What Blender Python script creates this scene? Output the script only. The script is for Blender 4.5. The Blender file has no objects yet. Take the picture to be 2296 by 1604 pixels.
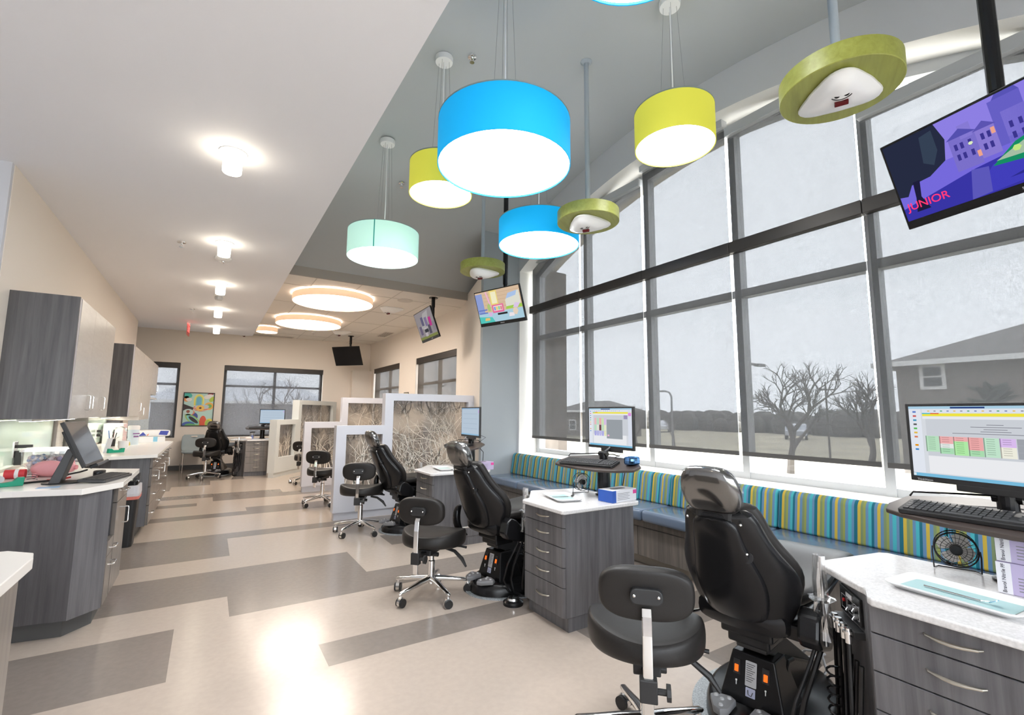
import bpy, bmesh, math, random
from mathutils import Matrix, Vector
S = bpy.context.scene
COL = S.collection
PI = math.pi
# ------------------------------------------------------------------ camera
AZ, PT, RL = math.radians(32.45), math.radians(6.70), math.radians(0.442)
fwd = Vector((math.sin(AZ)*math.cos(PT), math.cos(AZ)*math.cos(PT), math.sin(PT)))
rt0 = Vector((math.cos(AZ), -math.sin(AZ), 0)); up0 = rt0.cross(fwd)
rgt = rt0*math.cos(RL) + up0*math.sin(RL); upv = up0*math.cos(RL) - rt0*math.sin(RL)
cd = bpy.data.cameras.new('camera'); cam = bpy.data.objects.new('camera', cd); COL.objects.link(cam)
cd.sensor_width = 36; cd.lens = 36*1060.5/2296; cd.clip_start = 0.05; cd.clip_end = 400
M = Matrix((rgt, upv, -fwd)).transposed().to_4x4(); M.translation = Vector((0, 0, 1.30)); cam.matrix_world = M
S.camera = cam
# ------------------------------------------------------------------ light, exposure
vs = S.view_settings
vs.view_transform = 'Standard'; vs.look = 'None'; vs.gamma = 1; vs.use_curve_mapping = False
vs.exposure = 0.62
SKY, LAMP, DOWN, ACT, SUNS = 5.6, 11.0, 11.0, 13.0, 5.0
w = bpy.data.worlds.new('sky'); S.world = w; w.use_nodes = True
bg = w.node_tree.nodes['Background']; bg.inputs[0].default_value = (0.88, 0.94, 1.0, 1); bg.inputs[1].default_value = SKY
sd = bpy.data.lights.new('sun', 'SUN'); sd.energy = SUNS; sd.angle = math.radians(3); sd.color = (1, .95, .88)
so = bpy.data.objects.new('sun', sd); COL.objects.link(so)
so.rotation_euler = Vector((-1.0, -0.30, -0.80)).to_track_quat('-Z', 'Y').to_euler()
S.cycles.max_bounces = 8; S.cycles.diffuse_bounces = 5; S.cycles.glossy_bounces = 4
S.cycles.transparent_max_bounces = 12; S.cycles.transmission_bounces = 4
S.cycles.sample_clamp_indirect = 6; S.cycles.use_denoising = True
S.cycles.caustics_reflective = False; S.cycles.caustics_refractive = False
# ------------------------------------------------------------------ materials
def nm(name):
    m = bpy.data.materials.new(name); m.use_nodes = True
    return m, m.node_tree.nodes, m.node_tree.links, m.node_tree.nodes['Principled BSDF']
def mat(name, col, rough=.5, metal=0, spec=.5, bump=0, bscale=200, var=0, vscale=8, coat=0, emit=0):
    m, n, l, b = nm(name)
    b.inputs['Base Color'].default_value = (*col, 1); b.inputs['Roughness'].default_value = rough
    b.inputs['Metallic'].default_value = metal; b.inputs['Specular IOR Level'].default_value = spec
    b.inputs['Coat Weight'].default_value = coat
    if emit: b.inputs['Emission Color'].default_value = (*col, 1); b.inputs['Emission Strength'].default_value = emit
    tc = n.new('ShaderNodeTexCoord')
    if bump:
        t = n.new('ShaderNodeTexNoise'); t.inputs['Scale'].default_value = bscale; l.new(tc.outputs['Object'], t.inputs['Vector'])
        u = n.new('ShaderNodeBump'); u.inputs['Strength'].default_value = bump; u.inputs['Distance'].default_value = .002
        l.new(t.outputs['Fac'], u.inputs['Height']); l.new(u.outputs[0], b.inputs['Normal'])
    if var:
        t = n.new('ShaderNodeTexNoise'); t.inputs['Scale'].default_value = vscale; t.inputs['Detail'].default_value = 6
        l.new(tc.outputs['Object'], t.inputs['Vector'])
        r = n.new('ShaderNodeValToRGB'); r.color_ramp.elements[0].position = .35; r.color_ramp.elements[1].position = .65
        r.color_ramp.elements[0].color = (*[c*(1-var) for c in col], 1); r.color_ramp.elements[1].color = (*[min(1, c*(1+var)) for c in col], 1)
        l.new(t.outputs['Fac'], r.inputs[0]); l.new(r.outputs[0], b.inputs['Base Color'])
    return m
def grain(name, c0, c1, rough=.4, stretch=(28, 28, 1.2), scale=1.0):
    m, n, l, b = nm(name)
    tc = n.new('ShaderNodeTexCoord'); mp = n.new('ShaderNodeMapping'); mp.inputs['Scale'].default_value = stretch
    l.new(tc.outputs['Object'], mp.inputs[0])
    t = n.new('ShaderNodeTexNoise'); t.inputs['Scale'].default_value = scale; t.inputs['Detail'].default_value = 8; t.inputs['Roughness'].default_value = .65; t.inputs['Distortion'].default_value = .4
    l.new(mp.outputs[0], t.inputs['Vector'])
    r = n.new('ShaderNodeValToRGB'); r.color_ramp.elements[0].position = .3; r.color_ramp.elements[1].position = .72
    r.color_ramp.elements[0].color = (*c0, 1); r.color_ramp.elements[1].color = (*c1, 1)
    l.new(t.outputs['Fac'], r.inputs[0]); l.new(r.outputs[0], b.inputs['Base Color']); b.inputs['Roughness'].default_value = rough
    u = n.new('ShaderNodeBump'); u.inputs['Strength'].default_value = .12; u.inputs['Distance'].default_value = .001
    l.new(t.outputs['Fac'], u.inputs['Height']); l.new(u.outputs[0], b.inputs['Normal'])
    return m
def emis(name, col, k):
    m, n, l, b = nm(name); n.remove(b)
    e = n.new('ShaderNodeEmission'); e.inputs[0].default_value = (*col, 1); e.inputs[1].default_value = k
    l.new(e.outputs[0], n['Material Output'].inputs[0]); return m
def mixmat(name, kind, transp, col, rough=.05, weave=False, tcol=(1, 1, 1), trl=0.0, trc=None):
    # thin sheet: lets `transp` of the light straight through; the rest is a glossy or a cloth surface
    m, n, l, b = nm(name)
    b.inputs['Base Color'].default_value = (*col, 1); b.inputs['Roughness'].default_value = rough
    if kind == 'gloss':
        n.remove(b); b = n.new('ShaderNodeBsdfGlossy'); b.inputs[0].default_value = (*col, 1); b.inputs[1].default_value = rough
    surf = b.outputs[0]
    if trl:
        d = n.new('ShaderNodeBsdfTranslucent'); d.inputs[0].default_value = (*(trc or col), 1)
        mx = n.new('ShaderNodeMixShader'); mx.inputs[0].default_value = trl; l.new(surf, mx.inputs[1]); l.new(d.outputs[0], mx.inputs[2]); surf = mx.outputs[0]
    t = n.new('ShaderNodeBsdfTransparent'); t.inputs[0].default_value = (*tcol, 1)
    x = n.new('ShaderNodeMixShader'); x.inputs[0].default_value = transp
    l.new(surf, x.inputs[1]); l.new(t.outputs[0], x.inputs[2]); l.new(x.outputs[0], n['Material Output'].inputs[0])
    if weave:
        tc = n.new('ShaderNodeTexCoord'); mp = n.new('ShaderNodeMapping'); mp.inputs['Scale'].default_value = (260, 260, 22)
        l.new(tc.outputs['Object'], mp.inputs[0]); q = n.new('ShaderNodeTexNoise'); q.inputs['Scale'].default_value = 1; q.inputs['Detail'].default_value = 3
        l.new(mp.outputs[0], q.inputs['Vector'])
        mp2 = n.new('ShaderNodeMapping'); mp2.inputs['Scale'].default_value = (22, 22, 260); l.new(tc.outputs['Object'], mp2.inputs[0])
        q2 = n.new('ShaderNodeTexNoise'); q2.inputs['Scale'].default_value = 1; q2.inputs['Detail'].default_value = 3; l.new(mp2.outputs[0], q2.inputs['Vector'])
        a = n.new('ShaderNodeMath'); a.operation = 'ADD'; l.new(q.outputs['Fac'], a.inputs[0]); l.new(q2.outputs['Fac'], a.inputs[1])
        r = n.new('ShaderNodeMapRange'); r.inputs[1].default_value = .7; r.inputs[2].default_value = 1.3
        r.inputs[3].default_value = transp*.93; r.inputs[4].default_value = transp*1.07
        l.new(a.outputs[0], r.inputs[0]); l.new(r.outputs[0], x.inputs[0])
    return m
def stripes():
    m, n, l, b = nm('striped_fabric')
    tc = n.new('ShaderNodeTexCoord'); sp = n.new('ShaderNodeSeparateXYZ'); l.new(tc.outputs['Object'], sp.inputs[0])
    a = n.new('ShaderNodeMath'); a.operation = 'MULTIPLY'; a.inputs[1].default_value = 1/0.235; l.new(sp.outputs['Y'], a.inputs[0])
    f = n.new('ShaderNodeMath'); f.operation = 'FRACT'; l.new(a.outputs[0], f.inputs[0])
    r = n.new('ShaderNodeValToRGB'); cr = r.color_ramp; cr.interpolation = 'CONSTANT'
    Y, T, B, Q, O, G = (.47, .34, .05), (.015, .12, .165), (.11, .21, .33), (.06, .35, .39), (.24, .27, .075), (.17, .22, .11)
    seq = [(0, Y), (.07, T), (.15, B), (.21, Q), (.29, B), (.36, O), (.42, G), (.48, B), (.55, Y), (.62, B), (.69, T), (.75, Q), (.82, B), (.88, O), (.94, G)]
    cr.elements[0].position = 0; cr.elements[0].color = (*Y, 1)
    cr.elements[1].position = .07; cr.elements[1].color = (*T, 1)
    for p, c in seq[2:]:
        e = cr.elements.new(p); e.color = (*c, 1)
    l.new(f.outputs[0], r.inputs[0]); l.new(r.outputs[0], b.inputs['Base Color']); b.inputs['Roughness'].default_value = .85
    b.inputs['Specular IOR Level'].default_value = .2
    return m
K = {}
K['white'] = mat('ceiling_paint', (.84, .84, .87), .7, spec=.2)
K['cream'] = mat('wall_paint', (.80, .735, .665), .7, spec=.2)
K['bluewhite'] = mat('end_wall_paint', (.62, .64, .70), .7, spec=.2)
K['greywall'] = mat('grey_wall_paint', (.55, .555, .57), .65, spec=.25)
K['vault'] = mat('grey_vault_paint', (.43, .445, .45), .75, spec=.2)
K['pier'] = mat('blue_grey_paint', (.35, .375, .39), .65, spec=.25)
K['reveal'] = mat('white_reveal_paint', (.82, .80, .76), .6, spec=.25)
K['floor'] = mat('vinyl_light', (.50, .425, .365), .19, spec=.45, var=.025, vscale=30)
K['floord'] = mat('vinyl_dark', (.25, .216, .19), .19, spec=.45, var=.04, vscale=30)
K['lam'] = grain('grey_laminate', (.080, .078, .084), (.182, .178, .186), .36)
K['lamd'] = grain('dark_laminate', (.056, .053, .058), (.128, .122, .128), .38)
K['lamw_glare'] = grain('warm_glare_laminate', (.12, .107, .098), (.25, .22, .195), .28)  # warm laminate; its lighter tone also paints in glare on left drawer fronts
K['door'] = grain('pale_laminate', (.52, .48, .45), (.60, .565, .53), .28, stretch=(6, 6, 40))
K['quartz'] = mat('speckled_quartz', (.70, .685, .68), .2, var=.09, vscale=120)
K['top'] = mat('white_worktop', (.82, .79, .75), .25)
K['chrome'] = mat('chrome', (.82, .82, .82), .12, metal=1)
K['nickel'] = mat('brushed_nickel', (.62, .58, .50), .3, metal=1)
K['alu'] = mat('aluminium', (.55, .55, .56), .35, metal=1)
K['alup'] = mat('anodised_frame', (.47, .48, .49), .4, metal=.3)
K['bvinyl'] = mat('black_vinyl', (.020, .018, .017), .42, spec=.3, bump=.15, bscale=350)
K['bplast'] = mat('black_gloss_plastic', (.009, .009, .010), .26, spec=.35)
K['bmatte'] = mat('black_matte_plastic', (.018, .018, .019), .5)
K['dgrey'] = mat('dark_grey_plastic', (.05, .05, .052), .45)
K['mgrey'] = mat('mid_grey_plastic', (.22, .22, .23), .4)
K['lgrey'] = mat('light_grey_plastic', (.48, .48, .49), .4)
K['wplast'] = mat('white_plastic', (.80, .80, .80), .3)
K['speck'] = mat('speckled_grey_paint', (.33, .36, .38), .45, var=.3, vscale=150)
K['blue'] = mat('blue_vinyl', (.125, .17, .245), .25, coat=.3, bump=.1, bscale=250)
K['stripe'] = stripes()
K['brown'] = mat('dark_brown_laminate', (.060, .045, .040), .35)
K['bronze'] = mat('dark_bronze_metal', (.035, .030, .028), .4, metal=.3)
K['base'] = mat('grey_rubber', (.085, .085, .085), .5)
K['green'] = grain('green_stained_wood', (.235, .25, .045), (.33, .35, .08), .4, stretch=(3, 30, 30))
K['lav'] = mat('lavender_paint', (.66, .665, .72), .55)
K['mintp'] = mat('pale_mint_paint', (.66, .69, .68), .55)
K['sleeve'] = mixmat('plastic_sleeve', 'gloss', .62, (1, 1, 1), .15)
K['glass'] = mixmat('window_glass', 'gloss', .93, (1, 1, 1), .02)
K['film'] = mixmat('clear_plastic_film', 'gloss', .80, (1, 1, 1), .12)
K['shade'] = mixmat('mesh_shade_fabric', 'cloth', .302, (.10, .10, .102), .8, weave=True, trl=.6, trc=(.065, .067, .07))
K['shade2'] = mixmat('back_shade_fabric', 'cloth', .27, (.10, .095, .09), .8, weave=True, trl=.5, trc=(.14, .14, .15))
K['shade_darkened'] = mixmat('brown_shade_fabric', 'cloth', .17, (.10, .085, .075), .8, weave=True, trl=.4, trc=(.2, .18, .16))  # brown tone stands in for the dim view behind these two windows
K['hem'] = mat('shade_hem_fabric', (.06, .057, .055), .8)
K['resin'] = mixmat('resin_panel', 'cloth', .50, (.46, .42, .37), .3, trl=.5, trc=(.6, .56, .5))
_m = K['resin']; _n = _m.node_tree.nodes; _l = _m.node_tree.links
_tc = _n.new('ShaderNodeTexCoord'); _t = _n.new('ShaderNodeTexNoise'); _t.inputs['Scale'].default_value = 2.2; _l.new(_tc.outputs['Object'], _t.inputs['Vector'])
_r = _n.new('ShaderNodeValToRGB'); _r.color_ramp.elements[0].position = .38; _r.color_ramp.elements[1].position = .62; _r.color_ramp.elements[0].color = (.20, .18, .165, 1); _r.color_ramp.elements[1].color = (.58, .52, .45, 1)
_l.new(_t.outputs['Fac'], _r.inputs[0])
for _q in _n:
    if _q.type == 'BSDF_PRINCIPLED': _l.new(_r.outputs[0], _q.inputs['Base Color'])
    if _q.type == 'BSDF_TRANSLUCENT': _l.new(_r.outputs[0], _q.inputs[0])
K['branch'] = mat('cream_branch_print', (.80, .74, .65), .5)
K['dbranch'] = mat('grey_branch_print', (.17, .15, .13), .5)
K['mint'] = mat('mint_glass', (.62, .74, .66), .08, coat=.5)
K['tile'] = mat('white_glazed_tile', (.80, .76, .70), .15)
K['diff'] = emis('pendant_diffuser', (1, 1, 1), LAMP)
K['uplight'] = emis('pendant_added_uplight', (1, .98, .95), 1.2)  # upward glow added inside the pendants to brighten the vault
K['act'] = emis('round_light_diffuser', (1, .88, .76), ACT)
K['down'] = emis('downlight_glass', (1, .90, .72), DOWN)
K['exit'] = emis('exit_sign_red', (1, .12, .10), 2.2)
K['rocker'] = emis('orange_rocker', (1, .16, .02), .9)
K['shadecloth'] = mat('cream_light_band', (.85, .60, .40), .6, emit=.35)
for nme, c, k in (('pblue', (.0, .27, .56), .62), ('pyel', (.50, .485, .05), .50), ('pmint', (.45, .72, .63), .42)):
    K[nme] = mat(nme+'_fabric', c, .8, emit=k, bump=.1, bscale=500)
_c = {}
def paint(c, rough=.5):
    k = ('p', c, rough)
    if k not in _c: _c[k] = mat('paint_%d' % len(_c), c, rough)
    return _c[k]
def glow(c, k=1.0):
    q = ('e', c, k)
    if q not in _c: _c[q] = emis('screen_colour_%d' % len(_c), c, k)
    return _c[q]
# ------------------------------------------------------------------ mesh builder
class MB:
    def __init__(s): s.v = []; s.f = []; s.m = []; s.mats = []; s.cur = 0
    def use(s, m):
        if m not in s.mats: s.mats.append(m)
        s.cur = s.mats.index(m); return s
    def add(s, vs_, fs):
        o = len(s.v); s.v += [Vector(p) for p in vs_]
        for f in fs: s.f.append([o+i for i in f]); s.m.append(s.cur)
        return s
    def poly(s, pts): return s.add(pts, [list(range(len(pts)))])
    def box(s, x0, x1, y0, y1, z0, z1, mx=None):
        p = [(x, y, z) for z in (z0, z1) for y in (y0, y1) for x in (x0, x1)]
        if mx is not None: p = [mx @ Vector(q) for q in p]
        return s.add(p, [[0, 2, 3, 1], [4, 5, 7, 6], [0, 1, 5, 4], [2, 6, 7, 3], [0, 4, 6, 2], [1, 3, 7, 5]])
    def prism(s, pts, z0, z1, ax='z', mx=None):
        n = len(pts)
        def g(a, b, c): return {'z': (a, b, c), 'y': (a, c, b), 'x': (c, a, b)}[ax]
        p = [Vector(g(a, b, z0)) for a, b in pts] + [Vector(g(a, b, z1)) for a, b in pts]
        if mx is not None: p = [mx @ q for q in p]
        return s.add(p, [list(range(n))[::-1], list(range(n, 2*n))] + [[i, (i+1) % n, n+(i+1) % n, n+i] for i in range(n)])
    def loft(s, rings, caps=True):
        n = len(rings[0]); p = [q for r in rings for q in r]; fs = []
        for k in range(len(rings)-1):
            for i in range(n): fs.append([k*n+i, k*n+(i+1) % n, (k+1)*n+(i+1) % n, (k+1)*n+i])
        if caps: fs += [list(range(n))[::-1], [len(p)-n+i for i in range(n)]]
        return s.add(p, fs)
    def cyl(s, p0, p1, r0, r1=None, n=16, caps=True):
        r1 = r0 if r1 is None else r1; p0 = Vector(p0); p1 = Vector(p1); d = (p1-p0).normalized()
        a = d.orthogonal().normalized(); b = d.cross(a)
        R = lambda c, r: [c+a*(r*math.cos(2*PI*i/n))+b*(r*math.sin(2*PI*i/n)) for i in range(n)]
        return s.loft([R(p0, r0), R(p1, r1)], caps)
    def tube(s, pts, r, n=8, close=False):
        P = [Vector(p) for p in pts]; N = len(P); rings = []; a = None
        for i, p in enumerate(P):
            q0 = P[(i-1) % N] if (close or i) else P[i]; q1 = P[(i+1) % N] if (close or i < N-1) else P[i]
            d = (q1-q0).normalized()
            if a is None: a = d.orthogonal().normalized()
            a = (a-d*a.dot(d)); a = a.normalized() if a.length > 1e-6 else d.orthogonal().normalized(); b = d.cross(a)
            rr = r[i] if isinstance(r, (list, tuple)) else r
            rings.append([p+a*(rr*math.cos(2*PI*k/n))+b*(rr*math.sin(2*PI*k/n)) for k in range(n)])
        if close: rings.append(rings[0])
        return s.loft(rings, not close)
    def lathe(s, prof, n=24, c=(0, 0, 0), sx=1, sy=1):
        c = Vector(c)
        if prof[0][0] > .01 and prof[-1][0] > .01: prof = list(prof)+[prof[0]]
        return s.loft([[c+Vector((r*sx*math.cos(2*PI*i/n), r*sy*math.sin(2*PI*i/n), z)) for i in range(n)] for r, z in prof], prof[0][0] <= .01)
    def sphere(s, c, r, n=12, sx=1, sy=1, sz=1):
        return s.loft([[Vector(c)+Vector((r*sx*math.sin(t)*math.cos(2*PI*i/n), r*sy*math.sin(t)*math.sin(2*PI*i/n), -r*sz*math.cos(t))) for i in range(n)] for t in [0.05+(PI-.1)*k/8 for k in range(9)]])
    def xf(s, mx, start=0):
        for i in range(start, len(s.v)): s.v[i] = mx @ s.v[i]
        return s
    def build(s, name, m=None, parent=None, bev=0, smooth=False, sub=0, seg=2, loc=None):
        if m is not None and not s.mats: s.mats = [m]
        me = bpy.data.meshes.new(name)
        bm = bmesh.new(); vv = [bm.verts.new(p) for p in s.v]
        for f, mi in zip(s.f, s.m):
            try: q = bm.faces.new([vv[i] for i in f]); q.material_index = mi
            except ValueError: pass
        bmesh.ops.remove_doubles(bm, verts=bm.verts, dist=1e-5)
        bmesh.ops.recalc_face_normals(bm, faces=bm.faces)
        if bev:
            es = [e for e in bm.edges if len(e.link_faces) == 2 and e.calc_face_angle(0) > .5]
            if es: bmesh.ops.bevel(bm, geom=es, offset=bev, segments=seg, affect='EDGES', profile=.5, clamp_overlap=True)
        if smooth:
            for f in bm.faces: f.smooth = True
            for e in bm.edges:
                if len(e.link_faces) == 2 and e.calc_face_angle(0) > .7: e.smooth = False
        bm.to_mesh(me); bm.free()
        for q in s.mats: me.materials.append(q)
        o = bpy.data.objects.new(name, me); COL.objects.link(o)
        if parent is not None: o.parent = parent
        if loc is not None: o.location = loc
        if sub:
            md = o.modifiers.new('smooth', 'SUBSURF'); md.levels = sub; md.render_levels = sub
        return o
def tag(o, label, cat, group=None):
    o['label'] = label; o['category'] = cat
    if group: o['group'] = group
    return o
def thing(name, label, cat, loc=(0, 0, 0), rz=0, group=None):
    o = bpy.data.objects.new(name, None); COL.objects.link(o); o.location = loc; o.rotation_euler = (0, 0, rz)
    o.empty_display_size = .1
    return tag(o, label, cat, group)
def struct(o): o['kind'] = 'structure'; return o
def dup(src, loc, rz, label=None, rot=None):
    def cp(o, par):
        c = o.copy(); COL.objects.link(c)
        if par is not None: c.parent = par
        for ch in list(o.children): cp(ch, c)
        return c
    r = cp(src, None); r.location = loc; r.rotation_euler = rot if rot else (0, 0, rz)
    if label: r['label'] = label
    return r
def rrect(w, h, r, n=5, cx=0, cy=0):
    out = []
    for sx, sy, a in ((1, 1, 0), (-1, 1, PI/2), (-1, -1, PI), (1, -1, 1.5*PI)):
        for k in range(n+1):
            t = a+PI/2*k/n; out.append((cx+sx*(w/2-r)+r*math.cos(t), cy+sy*(h/2-r)+r*math.sin(t)))
    return out
def sell(w, h, e=2.6, n=28):
    out = []
    for k in range(n):
        t = 2*PI*k/n; c, q = math.cos(t), math.sin(t)
        out.append((w/2*math.copysign(abs(c)**(2/e), c), h/2*math.copysign(abs(q)**(2/e), q)))
    return out
def cushion(mb, outline, t, mx=None, rnd=.5):
    # a padded slab from a plan outline (x,y), thickness t, rounded rim
    rings = []
    for z, k in ((-.5, .86), (-.46, .94), (-.3, .99), (0, 1), (.3, .99), (.44, .95), (.5, .84)):
        rings.append([Vector((x*k, y*k, z*t)) for x, y in outline])
    # domed top and bottom
    c = [Vector((x*.45, y*.45, .5*t+t*.06)) for x, y in outline]; d = [Vector((x*.45, y*.45, -.5*t-t*.03)) for x, y in outline]
    rr = [d]+rings+[c]
    if mx is not None: rr = [[mx @ p for p in r] for r in rr]
    return mb.loft(rr)
def text(name, body, size, m, parent, mx, align='CENTER', ext=.0004):
    cu = bpy.data.curves.new(name, 'FONT'); cu.body = body; cu.size = size; cu.align_x = align; cu.align_y = 'CENTER'; cu.extrude = ext
    t = bpy.data.objects.new('tmp', cu); COL.objects.link(t)
    dg = bpy.context.evaluated_depsgraph_get(); me = bpy.data.meshes.new_from_object(t.evaluated_get(dg))
    bpy.data.objects.remove(t); bpy.data.curves.remove(cu)
    me.transform(mx); me.materials.clear(); me.materials.append(m); me.name = name
    o = bpy.data.objects.new(name, me); COL.objects.link(o); o.parent = parent
    return o
FRONT = Matrix(((1, 0, 0, 0), (0, 0, -1, 0), (0, 1, 0, 0), (0, 0, 0, 1)))   # text plane xy -> x right, z up, facing -y
def T(x, y, z): return Matrix.Translation((x, y, z))
def RZ(a): return Matrix.Rotation(a, 4, 'Z')
def RX(a): return Matrix.Rotation(a, 4, 'X')
def RY(a): return Matrix.Rotation(a, 4, 'Y')
# ------------------------------------------------------------------ the room
ZC, ZA, YF = 3.00, 3.12, 12.85
def vz(y): return 4.34-.0723*(y-2.85)**2
def az_(y): return 3.99-.093*(y-2.8)**2
DARK = [(-3, .11, 10.06, YF), (.11, .67, 10.65, YF), (-3, -.45, 9.6, 10.06), (-3, .14, 8.63, 8.98), (.14, 1.1, 8.25, 8.97), (1.1, 2.7, 8.26, 8.62),
        (-3, -.05, 7.95, 8.18), (-3, .51, 7.0, 7.26), (.51, 2.4, 7.0, 7.52), (-3, .25, 5.12, 6.05), (.25, 3.3, 5.8, 6.05), (-3, .2, 4.03, 4.7), (.2, 1.18, 3.64, 4.7),
        (1.18, 3.62, 3.64, 4.05), (-3, -.085, 2.95, 3.61), (.61, 2.6, 2.69, 2.96), (1.615, 2.6, 4.72, 5.13), (1.96, 3.3, 2.0, 2.37), (2.35, 3.3, 1.35, 1.75), (2.9, 3.62, 2.55, 3.14)]
xs = sorted({-3.0, 3.95}|{q for d in DARK for q in d[:2]}); ys = sorted({-2.6, YF}|{q for d in DARK for q in d[2:]})
mb = MB(); mb.mats = [K['floor'], K['floord']]
for i in range(len(xs)-1):
    for j in range(len(ys)-1):
        cx, cy = (xs[i]+xs[i+1])/2, (ys[j]+ys[j+1])/2
        mb.cur = 1 if any(a < cx < b and c < cy < d for a, b, c, d in DARK) else 0
        mb.poly([(xs[i], ys[j], 0), (xs[i+1], ys[j], 0), (xs[i+1], ys[j+1], 0), (xs[i], ys[j+1], 0)])
struct(mb.build('floor'))
# ceilings: white gypsum, tiled part at the back, arched grey vault
XE = .725
mb = MB(); mb.box(-3, XE, -2.6, 12.2, ZC, ZC+.02)
mb.box(XE-.02, XE, -2.6, 12.2, ZC+.02, ZA+1.3); struct(mb.build('ceiling', K['white']))
mb = MB(); mb.box(-3, 4.0, 6.765, YF, ZA, ZA+.02); struct(mb.build('ceiling_back', mat('ceiling_tile', (.78, .74, .68), .8, bump=.3, bscale=120)))
mb = MB()
for k in range(4): mb.box(XE+.05+.61*k+.35, XE+.06+.61*k+.35, 6.78, YF, ZA-.004, ZA+.001)
for y in (7.3, 8.52, 9.74, 10.96, 12.18): mb.box(-2.9, 3.58, y, y+.01, ZA-.004, ZA+.001)
struct(mb.build('trim_1', paint((.55, .51, .46))))
mb = MB(); n = 48; yy = [-2.6+(6.75+2.6)*k/n for k in range(n+1)]
for a, b in zip(yy, yy[1:]):
    mb.poly([(XE, a, max(vz(a), 2.9)), (3.62, a, max(vz(a), 2.9)), (3.62, b, max(vz(b), 2.9)), (XE, b, max(vz(b), 2.9))])
o = struct(mb.build('ceiling_vault', K['vault'], smooth=True))
mb = MB(); mb.box(XE, 3.62, 6.745, 6.775, ZA-.004, vz(6.75)+.03); struct(mb.build('trim_2', paint((.36, .32, .28))))
# window wall with arched opening
Y0, Y1, ZS, XW, XG = .10, 5.50, .76, 3.62, 3.95
mb = MB()
mb.poly([(XW, -2.6, 0), (XW, 5.54, 0), (XW, 5.54, ZS), (XW, -2.6, ZS)])
mb.poly([(XW, Y1, ZS), (XW, 5.54, ZS), (XW, 5.54, vz(5.54)), (XW, Y1, vz(Y1))])
seg = [-2.6, -1.8, -1, -.4, Y0]
for a, b in zip(seg, seg[1:]): mb.poly([(XW, a, ZS), (XW, b, ZS), (XW, b, max(vz(b), 2.9)), (XW, a, max(vz(a), 2.9))])
N = 40; ya = [Y0+(Y1-Y0)*k/N for k in range(N+1)]
for a, b in zip(ya, ya[1:]): mb.poly([(XW, a, az_(a)), (XW, b, az_(b)), (XW, b, vz(b)), (XW, a, vz(a))])
for a, b in zip([5.54, 5.9, 6.3, 6.75], [5.9, 6.3, 6.75, 7.3]): mb.poly([(XW, a, 0), (XW, b, 0), (XW, b, vz(min(b, 6.7))), (XW, a, vz(min(a, 6.7)))])
struct(mb.build('wall_right', K['greywall']))
mb = MB()
for a, b in zip(ya, ya[1:]): mb.poly([(XW, a, az_(a)), (XW, b, az_(b)), (4.05, b, az_(b)), (4.05, a, az_(a))])
for y in (Y0, Y1): mb.poly([(XW, y, ZS), (XW, y, az_(y)), (4.05, y, az_(y)), (4.05, y, ZS)])
struct(mb.build('trim_3', K['reveal'], smooth=False))
mb = MB(); mb.box(XW-.03, XG+.02, Y0, Y1, ZS-.03, ZS); struct(mb.build('window_sill', K['reveal'], bev=.004))
# pier and slanted wall behind it
mb = MB(); mb.box(3.05, 3.62, 5.54, 5.60, 0, 4.0); mb.use(K['pier']); struct(mb.build('wall_pier', K['pier']))
mb = MB(); mb.prism([(3.05, 5.545), (3.10, 5.545), (3.65, 7.3), (3.60, 7.3)], 0, ZA+.1); struct(mb.build('wall_slanted', K['cream']))
# right wall of the back area with two windows
mb = MB(); ZW0, ZW1 = .95, 2.42
WY = [(7.47, 9.42), (10.44, 12.45)]
ed = [7.3, WY[0][0], WY[0][1], WY[1][0], WY[1][1], YF]
for k in range(5):
    a, b = ed[k], ed[k+1]
    if k % 2 == 0: mb.box(3.60, 3.78, a, b, 0, ZA)
    else: mb.box(3.60, 3.78, a, b, 0, ZW0); mb.box(3.60, 3.78, a, b, ZW1, ZA)
struct(mb.build('wall_right_back', K['cream']))
# far wall with two windows
FX = [(-1.9, -.60), (.24, 2.42)]; FZ0, FZ1 = .70, 2.36
mb = MB(); ed = [-3, FX[0][0], FX[0][1], FX[1][0], FX[1][1], 3.8]
for k in range(5):
    a, b = ed[k], ed[k+1]
    if k % 2 == 0: mb.box(a, b, YF, YF+.18, 0, ZA)
    else: mb.box(a, b, YF, YF+.18, 0, FZ0); mb.box(a, b, YF, YF+.18, FZ1, ZA)
mb.box(3.10, 3.62, YF-.22, YF, 0, 2.38)
struct(mb.build('wall_back', K['cream']))
mb = MB(); mb.box(-3, 1.0, YF-.015, YF, 0, .10); struct(mb.build('baseboard_back', K['base']))
# left wall block, its end wall, walls out of view
mb = MB(); mb.box(-2.2, -1.26, 4.52, 11.4, 0, ZC); struct(mb.build('wall_left', K['cream']))
mb = MB(); mb.box(-3, -1.265, 4.48, 4.52, 0, ZC); struct(mb.build('wall_left_end', K['bluewhite']))
mb = MB(); mb.box(-3.05, -3, -2.6, YF, 0, ZA); mb.box(-3, -2.4, -2.65, -2.6, 0, 4.4); mb.box(3.3, 3.95, -2.65, -2.6, 0, 4.4); mb.box(-2.4, 3.3, -2.65, -2.6, 0, .5); mb.box(-2.4, 3.3, -2.65, -2.6, 2.75, 4.4)
struct(mb.build('wall_front', K['white']))
mb = MB(); mb.box(-1.262, -1.245, 6.33, 6.63, .9, 1.22); mb.use(K['tile'])
for r in range(5):
    for c in range(2):
        yo = 6.33+.155*c
        mb.box(-1.246, -1.242, yo+.003, yo+.15, .903+.062*r, .96+.062*r)
struct(mb.build('trim_4', K['tile']))
mb = MB(); mb.box(-1.262, -1.235, 6.24, 6.33, .84, 1.22); struct(mb.build('trim_5', K['lamw_glare']))
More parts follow.
